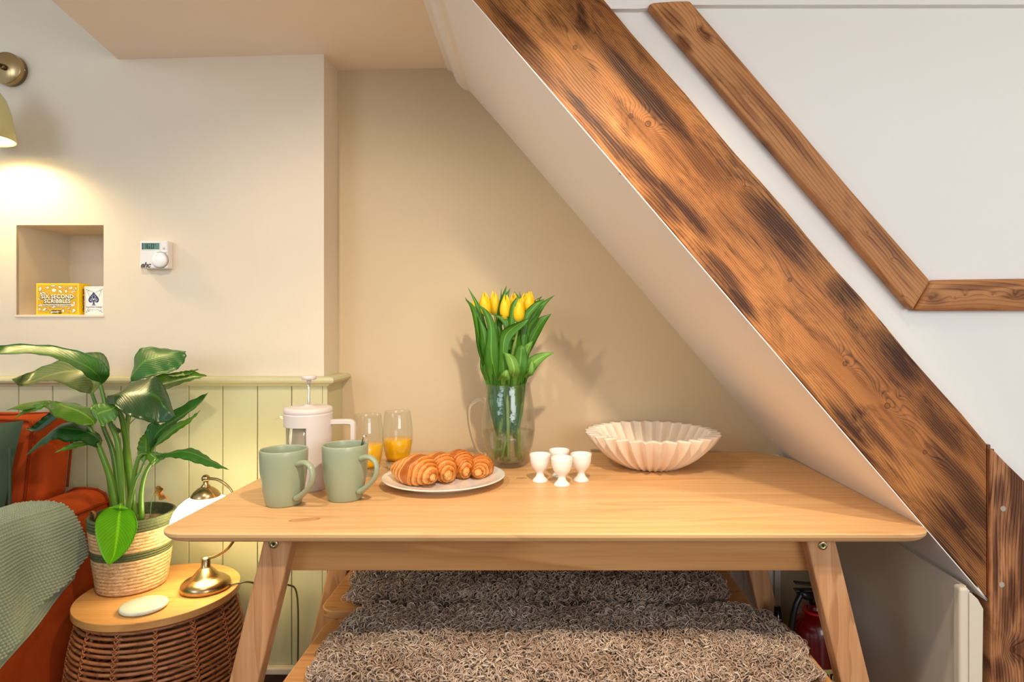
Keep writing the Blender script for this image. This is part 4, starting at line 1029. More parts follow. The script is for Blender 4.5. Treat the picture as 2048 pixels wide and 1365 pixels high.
# ================================================================== PLANT IN ITS BASKET
bx_, by_ = -1.107, 1.684
bk = empty('woven_basket', (bx_, by_, sz), 'straw rope basket with green bands holding the potted plant', 'basket')
def pr(z): return float(np.interp(z, [0, .01, .08, .16, .197], [.074, .0795, .0885, .0965, .0985]))
def ropes(z0, z1, coils, amp=.0024, tw=90, skew=1.0):
    n = 240; rows = []; m = coils*8
    for i in range(m+1):
        t = i/m; z = z0+(z1-z0)*t; fr = (t*coils) % 1; ci = int(min(t*coils, coils-1e-6))
        rows.append((z, abs(math.sin(PI*t*coils))**.6, fr, ci))
    def skin(off, braid):
        V = []
        for z, b, fr, ci in rows:
            for k in range(n):
                a = 2*PI*k/n; d = 0
                if braid: d = amp*b+.0009*b*math.sin(a*tw+fr*PI*2*skew*(1 if ci % 2 else -1)+ci*1.7)
                r_ = pr(z)+off+d; V.append((r_*math.cos(a), r_*math.sin(a), z))
        return V
    V = skin(0, True)+skin(-.0045, False); R = len(rows); N = R*n; Fc = []
    for j in range(R-1):
        for k in range(n):
            q = (k+1) % n; A = [j*n+k, j*n+q, (j+1)*n+q, (j+1)*n+k]; Fc.append(A); Fc.append([x+N for x in A][::-1])
    for k in range(n): q = (k+1) % n; Fc.append([k, k+N, q+N, q]); Fc.append([(R-1)*n+k, (R-1)*n+q, (R-1)*n+q+N, (R-1)*n+k+N])
    return np.array(V)+np.array([bx_, by_, sz]), Fc
straw = NT('straw_rope'); cc = straw.coord((1, 1, 2.2)); nn = straw.noise(cc, 90, 5, .7, .5)
straw.l(straw.ramp(nn, [(.25, srgb(150, 108, 66)), (.5, srgb(206, 164, 116)), (.75, srgb(236, 206, 164))]), straw.b.inputs['Base Color']); straw.b.inputs['Roughness'].default_value = .6; straw.bump(nn, .8, .003)
gr_ = NT('green_cotton_rope'); cc = gr_.coord(); nn = gr_.noise(cc, 300, 3, .6)
gr_.l(gr_.ramp(nn, [(.3, srgb(60, 66, 38)), (.7, srgb(104, 106, 66))]), gr_.b.inputs['Base Color']); gr_.b.inputs['Roughness'].default_value = .8; gr_.bump(nn, .7, .002)
mk('straw_wall', ropes(.0015, .093, 10), straw.m, bk)
mk('green_band', ropes(.093, .113, 3, .0022, 130, 2), gr_.m, bk)
mk('straw_wall', ropes(.113, .165, 6), straw.m, bk)
mk('green_rim', ropes(.165, .197, 4, .0032, 130, 2), gr_.m, bk)
mk('bottom', lathe([(0, .0), (.072, 0), (.074, .003), (0, .004)], 48, (bx_, by_, sz)), straw.m, bk)
mk('tag_loop', tube([(bx_-.088, by_-.03, sz+.187), (bx_-.090, by_-.033, sz+.205), (bx_-.082, by_-.034, sz+.210), (bx_-.074, by_-.035, sz+.203), (bx_-.074, by_-.036, sz+.187)], .0025, 6, flat=(1.5, .4)), plain('leather_loop', srgb(150, 96, 56), .5), bk)
plant = empty('potted_plant', (bx_, by_, sz+.004), 'bird of paradise plant with broad glossy leaves, growing from the straw basket', 'plant')
mk('nursery_pot', lathe([(0, .004), (.060, .004), (.064, .01), (.078, .150), (.0765, .150), (.062, .012), (0, .008)], 40, (bx_, by_, sz)), plain('brown_pot', srgb(70, 40, 30), .5), plant)
soil = lathe([(0, .150), (.03, .151), (.06, .149), (.0772, .147), (.0765, .12), (0, .12)], 40, (bx_, by_, sz)); mk('soil', soil, plain('soil', srgb(52, 34, 24), .95, var=.6, bump=(160, 1, .012)), plant)
GL = leafmat('glossy_leaf', srgb(32, 82, 16), srgb(54, 112, 22), .40, .10, .28, .10)
GD = leafmat('dark_glossy_leaf', srgb(16, 50, 14), srgb(28, 74, 18), .30, .05, .22, .2)
GO = leafmat('olive_leaf_back', srgb(74, 96, 44), srgb(110, 128, 64), .38, .12, .55, .1)
GM = leafmat('mid_green_leaf', srgb(58, 108, 20), srgb(98, 142, 32), .32, .18, .3, .2)
GY = leafmat('young_leaf', srgb(74, 152, 8), srgb(126, 192, 20), .34, .30, .35, .2)
PLV = [
 ((204,768,1.66), [(219,752),(208,726),(172,708),(120,694),(60,689),(0,691)], [(178,757),(160,741),(128,723),(92,712),(52,707),(0,709)], 1.64, 1.57, (-38,704,1.52), GL, .010),
 ((185,789,1.69), [(219,745),(203,706),(150,712),(100,728),(60,745)], [(160,784),(138,774),(110,763),(80,764),(45,774)], 1.76, 1.66, (24,759,1.66), GO, .012),
 ((262,767,1.72), [(266,740),(273,706),(292,695),(325,697),(352,701)], [(285,758),(315,750),(345,744),(364,730),(372,714)], 1.78, 1.70, (371,703,1.72), GL, -.010),
 ((268,770,1.74), [(290,757),(325,749),(360,745),(385,743)], [(300,784),(335,778),(365,767),(395,758)], 1.80, 1.76, (414,752,1.78), GM, .008),
 ((330,752,1.80), [(350,746),(372,742)], [(352,754),(378,750)], 1.80, 1.79, (397,739,1.80), GM, .004),
 ((211,805,1.66), [(238,790),(258,767),(285,757),(311,753),(333,783)], [(230,812),(252,830),(276,838),(300,845),(320,851)], 1.70, 1.585, (350,834,1.61), GD, -.016),
 ((237,810,1.65), [(224,805),(204,806),(188,808)], [(234,836),(216,846),(203,852)], 1.66, 1.63, (179,818,1.64), GM, -.008),
 ((184,852,1.64), [(195,838),(176,816),(140,806),(110,804),(72,806)], [(160,850),(130,841),(105,831),(90,815),(60,819)], 1.66, 1.58, (13,821,1.55), GM, -.010),
 ((104,806,1.60), [(80,808),(52,817)], [(78,820),(48,828)], 1.58, 1.57, (27,839,1.56), GM, .004),
 ((124,828,1.72), [(100,826),(78,842),(62,855)], [(112,839),(90,855),(72,864)], 1.72, 1.71, (48,859,1.71), GD, .005),
 ((201,896,1.66), [(204,878),(184,858),(157,843),(125,848),(98,873)], [(185,894),(160,883),(134,885),(110,879),(90,889)], 1.66, 1.60, (52,911,1.57), GD, -.010),
 ((186,889,1.64), [(170,884),(140,889)], [(165,893),(140,899)], 1.62, 1.61, (109,906,1.60), GM, .004),
 ((303,910,1.67), [(290,868),(305,844),(345,823),(385,800)], [(313,888),(336,862),(363,838),(391,815)], 1.71, 1.66, (416,786,1.66), GL, .010),
 ((308,895,1.66), [(322,870),(350,848),(376,838)], [(330,882),(356,862),(379,846)], 1.66, 1.65, (401,821,1.65), GM, .006),
 ((287,930,1.66), [(275,905),(279,880)], [(299,906),(297,882)], 1.665, 1.655, (290,867,1.66), GM, .008),
 ((311,913,1.65), [(340,905),(380,897),(402,905),(427,922)], [(342,916),(366,919),(396,928),(427,936)], 1.67, 1.63, (458,940,1.63), GL, -.006),
 ((305,933,1.65), [(332,914),(314,905)], [(300,926),(292,914)], 1.66, 1.64, (299,905,1.65), GM, .006),
 ((222,845,1.74), [(226,862),(236,868)], [(245,862),(256,850)], 1.75, 1.745, (272,836,1.75), GO, .004),
]
for i, (b0, A, Bq, ya, yb, tip, mat, fold) in enumerate(PLV):
    bs = at(*b0); tp3 = at(*tip); n = len(A)
    # depth runs smoothly from the stem joint to the blade and on to its tip
    def dep(y, j): t = (j+1)/(n+1); return y*(1-abs(2*t-1)**3)+(b0[2] if t < .5 else tip[2])*abs(2*t-1)**3
    a = [bs]+[at(x, y, dep(ya, j)) for j, (x, y) in enumerate(A)]+[tp3]; b = [bs]+[at(x, y, dep(yb, j)) for j, (x, y) in enumerate(Bq)]+[tp3]
    blade('leaf', a, b, mat, plant, fold=fold, n=30, k=13, ripple=.0016, seed=i, thick=.0007)
# hanging young leaf in front of the rim
A = [(218, 1015), (196, 1033), (190, 1055), (194, 1083), (204, 1112)]; Bq = [(259, 1018), (272, 1036), (274, 1058), (263, 1088), (243, 1113)]
blade('leaf', [at(240, 1020, 1.575)]+[at(x, y, 1.558) for x, y in A]+[at(217, 1132, 1.562)], [at(240, 1020, 1.575)]+[at(x, y, 1.552) for x, y in Bq]+[at(217, 1132, 1.562)], GY, plant, fold=.008, n=34, k=15, thick=.0007, label='bright young leaf hanging over the rim')
GS = plain('leaf_stem', srgb(92, 132, 30), .35, var=.4, coat=.2)
STM = [([(236,1040,1.665),(222,962,1.66),(200,900,1.65),(178,852,1.64)], .0085),
       ([(243,1040,1.68),(228,915,1.69),(208,858,1.69),(184,787,1.69)], .0070),
       ([(248,1040,1.665),(237,895,1.66),(219,842,1.66),(200,766,1.66)], .0075),
       ([(243,1045,1.70),(250,918,1.71),(255,840,1.72),(264,764,1.72)], .0070),
       ([(268,1045,1.70),(256,918,1.69),(242,832,1.67),(214,806,1.66)], .0085),
       ([(255,1035,1.655),(276,920,1.66),(300,908,1.67),(306,895,1.67)], .0055),
       ([(250,1035,1.655),(270,965,1.655),(281,945,1.66),(287,928,1.66)], .0050),
       ([(283,1042,1.655),(283,985,1.65),(292,945,1.65),(312,913,1.65)], .0065),
       ([(228,1030,1.685),(216,948,1.67),(205,915,1.66),(200,894,1.66)], .0055),
       ([(238,1045,1.62),(241,1012,1.60),(240,1012,1.585),(240,1022,1.575)], .0045),
       ([(262,1045,1.69),(268,990,1.69),(262,950,1.70),(258,840,1.73),(300,775,1.75)], .0050),
       ([(300,1035,1.72),(304,1000,1.735),(318,975,1.745)], .0012)]
for p, r_ in STM:
    c = cr([at(*q) for q in p], 26); mk('stem', tube(c, [r_*(1.15-.55*i/25) for i in range(26)], 12), GS, plant)
dry = plain('dry_leaf', srgb(206, 140, 70), .7, var=.4)
blade('dry_leaf', [at(316, 972, 1.75), at(309, 985, 1.75), at(318, 998, 1.76), at(342, 1000, 1.75)], [at(316, 972, 1.75), at(324, 976, 1.74), at(324, 992, 1.73), at(342, 1000, 1.75)], dry, plant, fold=.01, n=14, k=7, ripple=.004, label='withered orange leaf')

# ================================================================== SOFA
def velvet(name, c, c2):
    m = NT(name); nz = m.noise(m.coord(), 14, 4, .6); fi = m.noise(m.coord((1, 1, 1)), 900, 2)
    m.l(m.mix(nz, c, c2), m.b.inputs['Base Color']); m.b.inputs['Roughness'].default_value = .8; m.b.inputs['Sheen Weight'].default_value = .18
    m.b.inputs['Sheen Tint'].default_value = (c[0]*2, c[1]*2, c[2]*2, 1); m.b.inputs['Specular IOR Level'].default_value = .1
    m.bump(fi, .5, .0012); return m.m
M['orange'] = velvet('rust_velvet', srgb(190, 80, 30), srgb(164, 60, 20)); M['piping'] = velvet('rust_piping', srgb(146, 54, 20), srgb(126, 42, 14))
M['green_velvet'] = velvet('green_velvet', srgb(70, 86, 66), srgb(56, 72, 56))
so = empty('sofa', (-1.9, 1.45, 0), 'rust-orange velvet sofa with piped seams, its right arm beside the side table', 'sofa')
def pads(x0, x1, y0, y1, z0, z1, bev, seg=5): return box(x0, x1, y0, y1, z0, z1, bev, seg)
# armrest: rounded top, runs towards the viewer
ap = [(-1.255, .10), (-1.253, .60), (-1.256, .645), (-1.268, .672), (-1.290, .684), (-1.325, .688), (-1.355, .686), (-1.372, .676), (-1.380, .655), (-1.380, .10)]
mk('armrest', prism(ap, 'y', .92, 1.815, .012, 3), M['orange'], so)
def offset_ap(k): return [(x, z) for x, z in ap[k:]]
for yy in (1.806,):
    mk('piping', tube([(-1.2535, yy, z) for z in np.linspace(.12, .60, 6)]+[(x*1.0+(.0015 if x > -1.3 else -.001), yy, z+.002) for x, z in ap[2:9]]+[(-1.381, yy, z) for z in (.6, .3, .12)], .0034, 8), M['piping'], so)
mk('piping', tube([(-1.2545, y, .652+.002*math.sin(y*9)) for y in np.linspace(.93, 1.806, 20)], .0034, 8), M['piping'], so)
mk('piping', tube([(-1.381, y, .668) for y in np.linspace(.93, 1.70, 16)], .0034, 8), M['piping'], so)
# backrest: leans back a little
bp = box(-2.75, -1.384, 1.715, 1.815, .12, .905, .022, 4); v = np.array(bp[0]); v[:, 1] += (v[:, 2]-.62)*.13; v[:, 1] = np.minimum(v[:, 1], 1.858)
mk('backrest', (v, bp[1]), M['orange'], so)
bc = box(-2.70, -1.420, 1.700, 1.76, .40, .892, .018, 4); v = np.array(bc[0]); v[:, 1] += (v[:, 2]-.62)*.13
mk('back_cushion', (v, bc[1]), M['orange'], so)
lean = lambda z: (z-.62)*.13
mk('piping', tube([(-1.4195, 1.703+lean(z), z) for z in np.linspace(.45, .875, 10)]+[(-1.43, 1.706+lean(.89), .8925)]+[(x, 1.706+lean(.893), .895) for x in np.linspace(-1.5, -2.6, 12)], .0036, 8), M['piping'], so)
mk('piping', tube([(-1.3835, 1.812+lean(z)-.004, z) for z in np.linspace(.69, .88, 8)]+[(-1.40, 1.80+lean(.9), .9035)]+[(x, 1.735+lean(.9), .906) for x in np.linspace(-1.5, -2.6, 12)], .0034, 8), M['piping'], so)
mk('seat_cushion', pads(-2.62, -1.384, 1.0, 1.69, .33, .45, .03), M['orange'], so)
mk('base', box(-2.74, -1.384, .95, 1.71, .10, .328, .01), M['orange'], so)
for xx, yy in ((-1.32, 1.0), (-1.32, 1.74), (-2.6, 1.0), (-2.6, 1.74)):
    mk('foot', lathe([(0, 0), (.014, 0), (.022, .10), (0, .10)], 16, (xx, yy, 0)), M['skirt'], so)
# cushion standing against the backrest
def pillow(w, h, d, c, rx, rz):
    n = 26; V = []; Fc = []
    for sgn in (1, -1):
        for i in range(n):
            for j in range(n):
                u = -1+2*i/(n-1); v = -1+2*j/(n-1); e = ((1-u*u)*(1-v*v))**.42
                pinch = 1-.07*(1-abs(u)**2)*abs(v)**2
                V.append((u*w/2*(1-.06*(1-v*v)*u*u), sgn*d/2*e, v*h/2*(1-.06*(1-u*u)*v*v)))
    for s in (0, 1):
        for i in range(n-1):
            for j in range(n-1): a = s*n*n+i*n+j; q = [a, a+1, a+n+1, a+n]; Fc.append(q if s else q[::-1])
    return xf((V, Fc), c, rz=rz, rx=rx)
cu = empty('cushion', (-1.595, 1.60, .452), 'dark green velvet cushion leaning on the sofa back at the left edge', 'cushion')
v, f = pillow(.46, .46, .12, (0, 0, 0), math.radians(-12), math.radians(4)); v = v+np.array([-1.618, 1.612, 0]); v[:, 2] += .454-v[:, 2].min()
v[:, 0] = np.minimum(v[:, 0], -1.3845)
mk('cover', (v, f), M['green_velvet'], cu)
top = sorted([tuple(p) for p in v if abs(p[2]-v[:, 2].max()) < .05], key=lambda p: p[0])
mk('piping', tube([(-1.392, 1.632, z) for z in np.linspace(.56, .84, 12)], .0035, 8), M['green_velvet'], cu)

# knitted throw over the arm
def throw():
    nu, nv = 420, 330
    us = np.linspace(0, 1, nu); vs = np.linspace(0, 1, nv)
    # path across the arm, outer side first layer; s measured in metres from the inner side
    key = np.array([(-1.398, .600), (-1.398, .640), (-1.392, .676), (-1.372, .697), (-1.335, .701), (-1.290, .699), (-1.262, .690), (-1.245, .668), (-1.236, .635), (-1.231, .60), (-1.229, .40), (-1.229, .20)])
    sl_ = np.concatenate([[0], np.cumsum(np.hypot(*np.diff(key, axis=0).T))])
    U, Vg = np.meshgrid(us, vs, indexing='ij')
    Yc = 1.675-.62*U                                  # runs toward the viewer
    hem_z = .545-.52*(1.675-Yc)                       # the hanging hem slopes down
    total = np.interp(.60, [.60], [sl_[9]])+(.60-hem_z)
    S = total*Vg
    X = np.interp(S, sl_, key[:, 0]); Z = np.interp(S, sl_, key[:, 1])
    # the far edge is dragged: it leaves the arm top further forward than its hanging corner
    Y = Yc-.055*(1-np.clip((S-.10)/.25, 0, 1))*np.exp(-U*3)
    hang = np.clip((S-.22)/.15, 0, 1)
    X = X+hang*(.012*np.sin(Yc*34+Z*7)*np.clip(U*6, 0, 1)+.010*np.exp(-(U*7)**2))
    Z = Z+(1-hang)*.004*np.sin(Yc*18)
    P = np.stack([X, Y, Z], -1)
    du_ = np.gradient(P, axis=0); dv_ = np.gradient(P, axis=1); N = np.cross(dv_, du_); N /= np.maximum(np.linalg.norm(N, axis=2), 1e-9)[..., None]
    if N[nu//2, nv//3, 2] < 0: N = -N
    pu = .62/.0078; pv = 1/.0082*total
    a = U*pu; b = Vg*pv
    row = np.floor(b); kn_ = np.abs(np.sin(PI*(a+.5*(row % 2))))**.6*np.abs(np.sin(PI*b))**.6
    P = P+N*(kn_*.0068)[..., None]
    back = np.stack([X, Y, Z], -1)-N*.0015
    v1, f1 = grid(P[:, :, :]); v2, f2 = grid(back[::6, ::6])
    return (v1, f1), (v2, f2)
(v1, f1), (v2, f2) = throw()
knit = NT('knitted_wool'); nz = knit.noise(knit.coord(), 700, 3, .7); knit.l(knit.mix(nz, srgb(128, 138, 112), srgb(158, 166, 138)), knit.b.inputs['Base Color']); knit.b.inputs['Roughness'].default_value = .85; knit.b.inputs['Sheen Weight'].default_value = .3; knit.bump(nz, .5, .001)
th = empty('knitted_throw', (-1.30, 1.40, .70), 'sage knitted throw draped over the right arm of the orange sofa', 'throw')
mk('outer_layer', (v1, f1), knit.m, th, recalc=False)
# lower fold that shows as a darker strip below the hem
nu, nv = 200, 60; rows = []
for i in range(nu):
    U = i/(nu-1); Yc = 1.662-.60*U; hz = .545-.52*(1.675-Yc); r_ = []
    for j in range(nv):
        t = j/(nv-1); z = hz+.05-t*.098; s = abs(math.sin(PI*i*1.0*.62/.0062/(nu-1)*1.0+(j//7 % 2)*PI/2))**.7*abs(math.sin(PI*j/7))**.7
        r_.append((-1.2445+.0022*s+.003*math.sin(Yc*34), Yc, z))
    rows.append(r_)
mk('lower_fold', grid(np.array(rows)), knit.m, th)
# ================================================================== WALL LAMP (at the left edge)
wl = empty('wall_lamp', (-1.617, YW-.001, 1.93), 'brass wall lamp with a cream metal shade, lit, cut by the left edge', 'lamp')
def ylathe(prof, seg, c):   # axis along -Y (out of the wall)
    v, f = lathe(prof, seg); return np.stack([v[:, 0]+c[0], c[1]-v[:, 2], v[:, 1]+c[2]], 1), f
wc = (-1.617, YW-.001, 1.930)
mk('back_plate', ylathe([(0, 0), (.048, 0), (.0482, .0245), (.0465, .027), (0, .0272)], 64, wc), M['brass'], wl)
mk('screw', ylathe([(0, .0), (.0028, 0), (.0028, .0020), (0, .0024)], 12, (-1.570, YW-.012, 1.928)), M['steel'], wl)
mk('collar', ylathe([(0, .026), (.0085, .026), (.0085, .036), (.005, .038), (0, .038)], 24, wc), M['rod'], wl)
mk('arm', tube(cr([(-1.617, 1.874, 1.930), (-1.622, 1.83, 1.938), (-1.632, 1.775, 1.93), (-1.634, 1.752, 1.90), (-1.634, 1.75, 1.852)], 24), .0048, 12), M['rod'], wl)
shade_c = (-1.600, 1.75, 1.672)
cream_metal = plain('cream_enamel', srgb(206, 200, 140), .35)
lampc = (-1.586, 1.750, 1.680)
mk('shade', lathe([(.0, .168), (.016, .168), (.022, .163), (.045, .146), (.064, .118), (.076, .08), (.0835, .035), (.087, .0), (.0855, .0), (.082, .035), (.0745, .079), (.0625, .117), (.044, .144), (.020, .160), (0, .163)], 64, lampc), cream_metal, wl)
mk('shade_cap', lathe([(0, .166), (.020, .166), (.020, .190), (.012, .198), (0, .2)], 32, lampc), M['brass'], wl)
mk('bulb', join(sph((lampc[0], lampc[1], lampc[2]+.060), .028, 24, 14), lathe([(0, .08), (.014, .08), (.014, .15), (0, .15)], 20, lampc)), emis('warm_bulb', (1.0, .81, .52, 1), 230.0), wl)

# ================================================================== THERMOSTAT
def text(name, s, size, mat, parent, loc, rz=0, roll=0, align='CENTER', bold=0.0, ext=.0002, sx=1.0, shear=0.0, face='front', space=1.0):
    c = bpy.data.curves.new(name, 'FONT'); c.body = s; c.size = size; c.align_x = align; c.align_y = 'CENTER'; c.extrude = ext; c.offset = bold; c.shear = shear; c.space_character = space; c.resolution_u = 3
    t = bpy.data.objects.new(name, c); COL.objects.link(t); bpy.context.view_layer.update()
    me = bpy.data.meshes.new_from_object(t); bpy.data.objects.remove(t); bpy.data.curves.remove(c)
    me.transform(Matrix.Diagonal((sx, 1, 1, 1)))
    R_ = Matrix.Rotation(PI/2, 4, 'X')                       # upright, facing -Y
    me.transform(Matrix.Rotation(roll, 4, 'Z')); me.transform(R_)
    if face == 'right': me.transform(Matrix.Rotation(PI/2, 4, 'Z'))
    me.materials.clear(); me.materials.append(mat)
    o = bpy.data.objects.new(name, me); COL.objects.link(o); o.parent = parent; o.location = Vector(loc)-_off(parent); return o
Yt = 1.876
tx0, tx1 = (279-1090)*Yt/F, (335-1090)*Yt/F; tz1, tz0 = EYE-(482-650)*Yt/F, EYE-(537-650)*Yt/F
th_ = empty('thermostat', ((tx0+tx1)/2, YW, tz0), 'white room thermostat with a small grey-green display and a round dial', 'thermostat')
mk('case', box(tx0, tx1, Yt, YW-.0002, tz0, tz1, .0035, 3), M['white_plastic'], th_, smooth=False)
W_, H_ = tx1-tx0, tz1-tz0
X_ = lambda t: tx0+W_*t
Z_ = lambda t: tz0+H_*t
fx0, fx1, fz0, fz1 = X_(.09), X_(.72), Z_(.685), Z_(.92)
fr = .0016
mk('bezel', join(box(fx0-fr, fx1+fr, Yt-.001, Yt+.001, fz1, fz1+fr), box(fx0-fr, fx1+fr, Yt-.001, Yt+.001, fz0-fr, fz0), box(fx0-fr, fx0, Yt-.001, Yt+.001, fz0, fz1), box(fx1, fx1+fr, Yt-.001, Yt+.001, fz0, fz1)), M['white_plastic'], th_, smooth=False)
scr = mk('display', box(fx0, fx1, Yt-.0004, Yt+.0005, fz0, fz1), plain('lcd', srgb(82, 124, 104), .3), th_, smooth=False)
dk = plain('print_dark', srgb(30, 36, 36), .6)
mk('display_edge', box(fx0, fx0+.0026, Yt-.0006, Yt, fz0, fz1), dk, scr, smooth=False)
# seven-segment digits 1 6 . 0
def seg7(ch, x, z, w, h, t=.0016):
    S = {'a': (x, x+w, z+h-t, z+h), 'g': (x, x+w, z+h/2-t/2, z+h/2+t/2), 'd': (x, x+w, z, z+t), 'f': (x, x+t, z+h/2, z+h), 'b': (x+w-t, x+w, z+h/2, z+h), 'e': (x, x+t, z, z+h/2), 'c': (x+w-t, x+w, z, z+h/2)}
    on = {'1': 'bc', '6': 'afgedc', '0': 'abcdef', 'o': 'abgf'}[ch]
    return [box(a, b, Yt-.0009, Yt-.0003, c+.0002, d-.0002) for a, b, c, d in (S[k] for k in on)]
hz = fz0+.0028; hh = (fz1-fz0)-.0056
g7 = seg7('1', X_(.20), hz, .0036, hh)+seg7('6', X_(.275), hz, .0078, hh)+seg7('0', X_(.42), hz, .0078, hh)+[box(X_(.390), X_(.405), Yt-.0009, Yt-.0003, hz, hz+.0016)]+seg7('o', X_(.545), hz+hh*.6, .0028, .0045, .0007)
mk('display_reading', join(*g7), dk, scr, smooth=False)
dx, dz = X_(.735), Z_(.30)
mk('dial_ring', ylathe([(.0238, 0), (.0246, 0), (.0246, .0008), (.0238, .0008)], 60, (dx+.001, Yt, dz)), plain('print_grey', srgb(96, 92, 86), .6), th_)
dial = mk('dial', ylathe([(0, .0), (.0222, .0), (.0222, .006), (.0205, .0098), (.016, .0112), (.0, .0120)], 56, (dx+.001, Yt, dz)), plain('dial_plastic', srgb(240, 240, 238), .25), th_)
mk('dial_dimple', sph((dx-.004, Yt-.0110, dz+.0135), .0022, 14, 8, (1, .4, 1)), M['white_plastic'], dial)
mk('sensor_dot', ylathe([(0, 0), (.0040, 0), (.0038, .0012), (0, .0005)], 24, (X_(.87), Yt, Z_(.73))), plain('sensor', srgb(206, 202, 194), .5), th_)
lg = plain('logo_grey', srgb(92, 84, 76), .5)
text('logo', 'ehc', .0215, lg, th_, (X_(.205), Yt-.0003, Z_(.115)), bold=.0009, shear=.35, sx=1.02, space=.92)
text('scale_mark', '°C', .0065, lg, th_, (X_(.93), Yt-.0003, Z_(.56)))

# ================================================================== BOXES IN THE NICHE
gx0, gx1, gy0, gy1 = (72-1090)*1.926/F, (158-1090)*1.926/F, 1.926, 1.972; gz = nz0; gh = EYE-(567-650)*1.926/F-gz
gb = empty('game_box', ((gx0+gx1)/2, (gy0+gy1)/2, gz), 'yellow card game box covered in small doodles, standing in the wall niche', 'game box')
yel = plain('yellow_card', srgb(250, 204, 0), .4); yel_d = plain('mustard_print', srgb(224, 172, 10), .5); crm = plain('cream_print', srgb(246, 236, 206), .5); blk = plain('black_print', srgb(24, 20, 16), .5)
mk('box_body', box(gx0, gx1, gy0, gy1, gz, gz+gh, .0008, 1), yel, gb, smooth=False)
gw = gx1-gx0
GX = lambda t: gx0+gw*t
GZ = lambda t: gz+gh*t
mk('print_panel', box(GX(.045), GX(.965), gy0-.0002, gy0+.0004, GZ(.035), GZ(.95)), yel_d, gb, smooth=False)
def fl_poly(pts, y, d=.0002): return prism(pts, 'y', y-d, y)
def ell(cx, cz, a, b, rot=0, n=18, w=0.0, k=3): return [(cx+(a*(1+w*math.sin(k*t)))*math.cos(t)*math.cos(rot)-(b*(1+w*math.sin(k*t)))*math.sin(t)*math.sin(rot), cz+(a*(1+w*math.sin(k*t)))*math.cos(t)*math.sin(rot)+(b*(1+w*math.sin(k*t)))*math.sin(t)*math.cos(rot)) for t in [2*PI*i/n for i in range(n)]]
D = [(.10, .82, .030, .060, -.3, .15, 5), (.19, .70, .045, .022, -.5, .1, 2), (.27, .86, .036, .030, 0, .2, 5), (.40, .92, .055, .022, 0, 0, 1), (.42, .78, .055, .050, 0, .06, 7), (.56, .88, .042, .032, -.3, .1, 3), (.57, .74, .050, .034, -.7, .1, 2),
     (.70, .75, .030, .042, 0, .12, 3), (.70, .86, .035, .012, .6, 0, 1), (.81, .85, .045, .036, .3, .18, 7), (.86, .73, .055, .020, .2, .1, 2), (.93, .84, .018, .045, .5, .1, 2), (.90, .56, .016, .020, 0, 0, 1), (.89, .38, .026, .040, .8, .3, 2),
     (.07, .50, .015, .045, .5, .1, 2), (.085, .18, .030, .035, .2, .15, 4), (.07, .29, .028, .020, 0, .1, 3), (.20, .18, .050, .032, .6, .1, 2), (.27, .16, .018, .018, 0, 0, 1), (.33, .09, .014, .018, 0, 0, 1), (.41, .25, .040, .024, .1, .2, 2), (.50, .24, .055, .008, .05, 0, 1),
     (.63, .13, .032, .040, 0, .08, 5), (.63, .24, .018, .026, 0, .1, 3), (.76, .21, .040, .018, .4, .2, 3), (.88, .14, .032, .060, -.5, .2, 3), (.75, .08, .020, .014, 0, .2, 4), (.12, .68, .030, .030, 0, .3, 8), (.33, .22, .016, .012, 0, .2, 3)]
dk_, dc_, dd_ = [], [], []
for (a, b, w, h, rot, wob_, k) in D:
    w *= gw*1.0; h *= gh*1.15
    dk_.append(fl_poly(ell(GX(a), GZ(b), w+.0009, h+.0009, rot, 18, wob_, k), gy0-.0003, .0001)); dc_.append(fl_poly(ell(GX(a), GZ(b), w, h, rot, 18, wob_, k), gy0-.0004, .0002))
    for q in range(3): dd_.append(fl_poly(ell(GX(a)+w*.5*math.cos(q*2.1+a*9), GZ(b)+h*.5*math.sin(q*2.1+a*9), .0009, .0005, q+a*7, 6), gy0-.0006, .0001))
r5 = random.Random(5)
for q in range(230): 
    dd_.append(fl_poly(ell(GX(r5.uniform(.055, .955)), GZ(r5.uniform(.045, .94)), r5.uniform(.0006, .0022), .00022, r5.uniform(0, 3), 6), gy0-.0002, .0001))
mk('doodle_outline', join(*dk_), blk, gb, smooth=False, kind='stuff'); mk('doodle', join(*dc_), crm, gb, smooth=False, kind='stuff'); mk('doodle_detail', join(*dd_), blk, gb, smooth=False, kind='stuff')
for s, zt_, sz_ in (('SIX SECOND', .575, .0165), ('SCRIBBLES', .43, .0165)):
    text('title_shadow', s, sz_, blk, gb, (GX(.493), gy0-.0007, GZ(zt_-.012)), bold=.0014, sx=1.00, ext=.0001, space=1.08)
    text('title', s, sz_, crm, gb, (GX(.50), gy0-.0010, GZ(zt_)), bold=.0006, sx=1.00, ext=.0001, space=1.08)
mk('banner', join(fl_poly([(GX(.12), GZ(.285)), (GX(.84), GZ(.275)), (GX(.90), GZ(.29)), (GX(.90), GZ(.325)), (GX(.84), GZ(.34)), (GX(.12), GZ(.335)), (GX(.07), GZ(.31))], gy0-.0006)), crm, gb, smooth=False)
text('banner_text', 'The Fastest Drawing Game in the World (Probably)', .0043, blk, gb, (GX(.48), gy0-.0009, GZ(.308)), bold=.00012, ext=.0001)
mk('badge', join(fl_poly(ell((GX(.38)), GZ(.095), .0040, .0048), gy0-.0008), fl_poly([(GX(.38), GZ(.045)), (GX(.58), GZ(.045)), (GX(.58), GZ(.145)), (GX(.38), GZ(.145))], gy0-.0008), fl_poly(ell(GX(.58), GZ(.095), .0040, .0048), gy0-.0008)), blk, gb, smooth=False)
text('badge_text', 'gamely', .0090, crm, gb, (GX(.445), gy0-.0011, GZ(.10)), bold=.0002, ext=.0001)
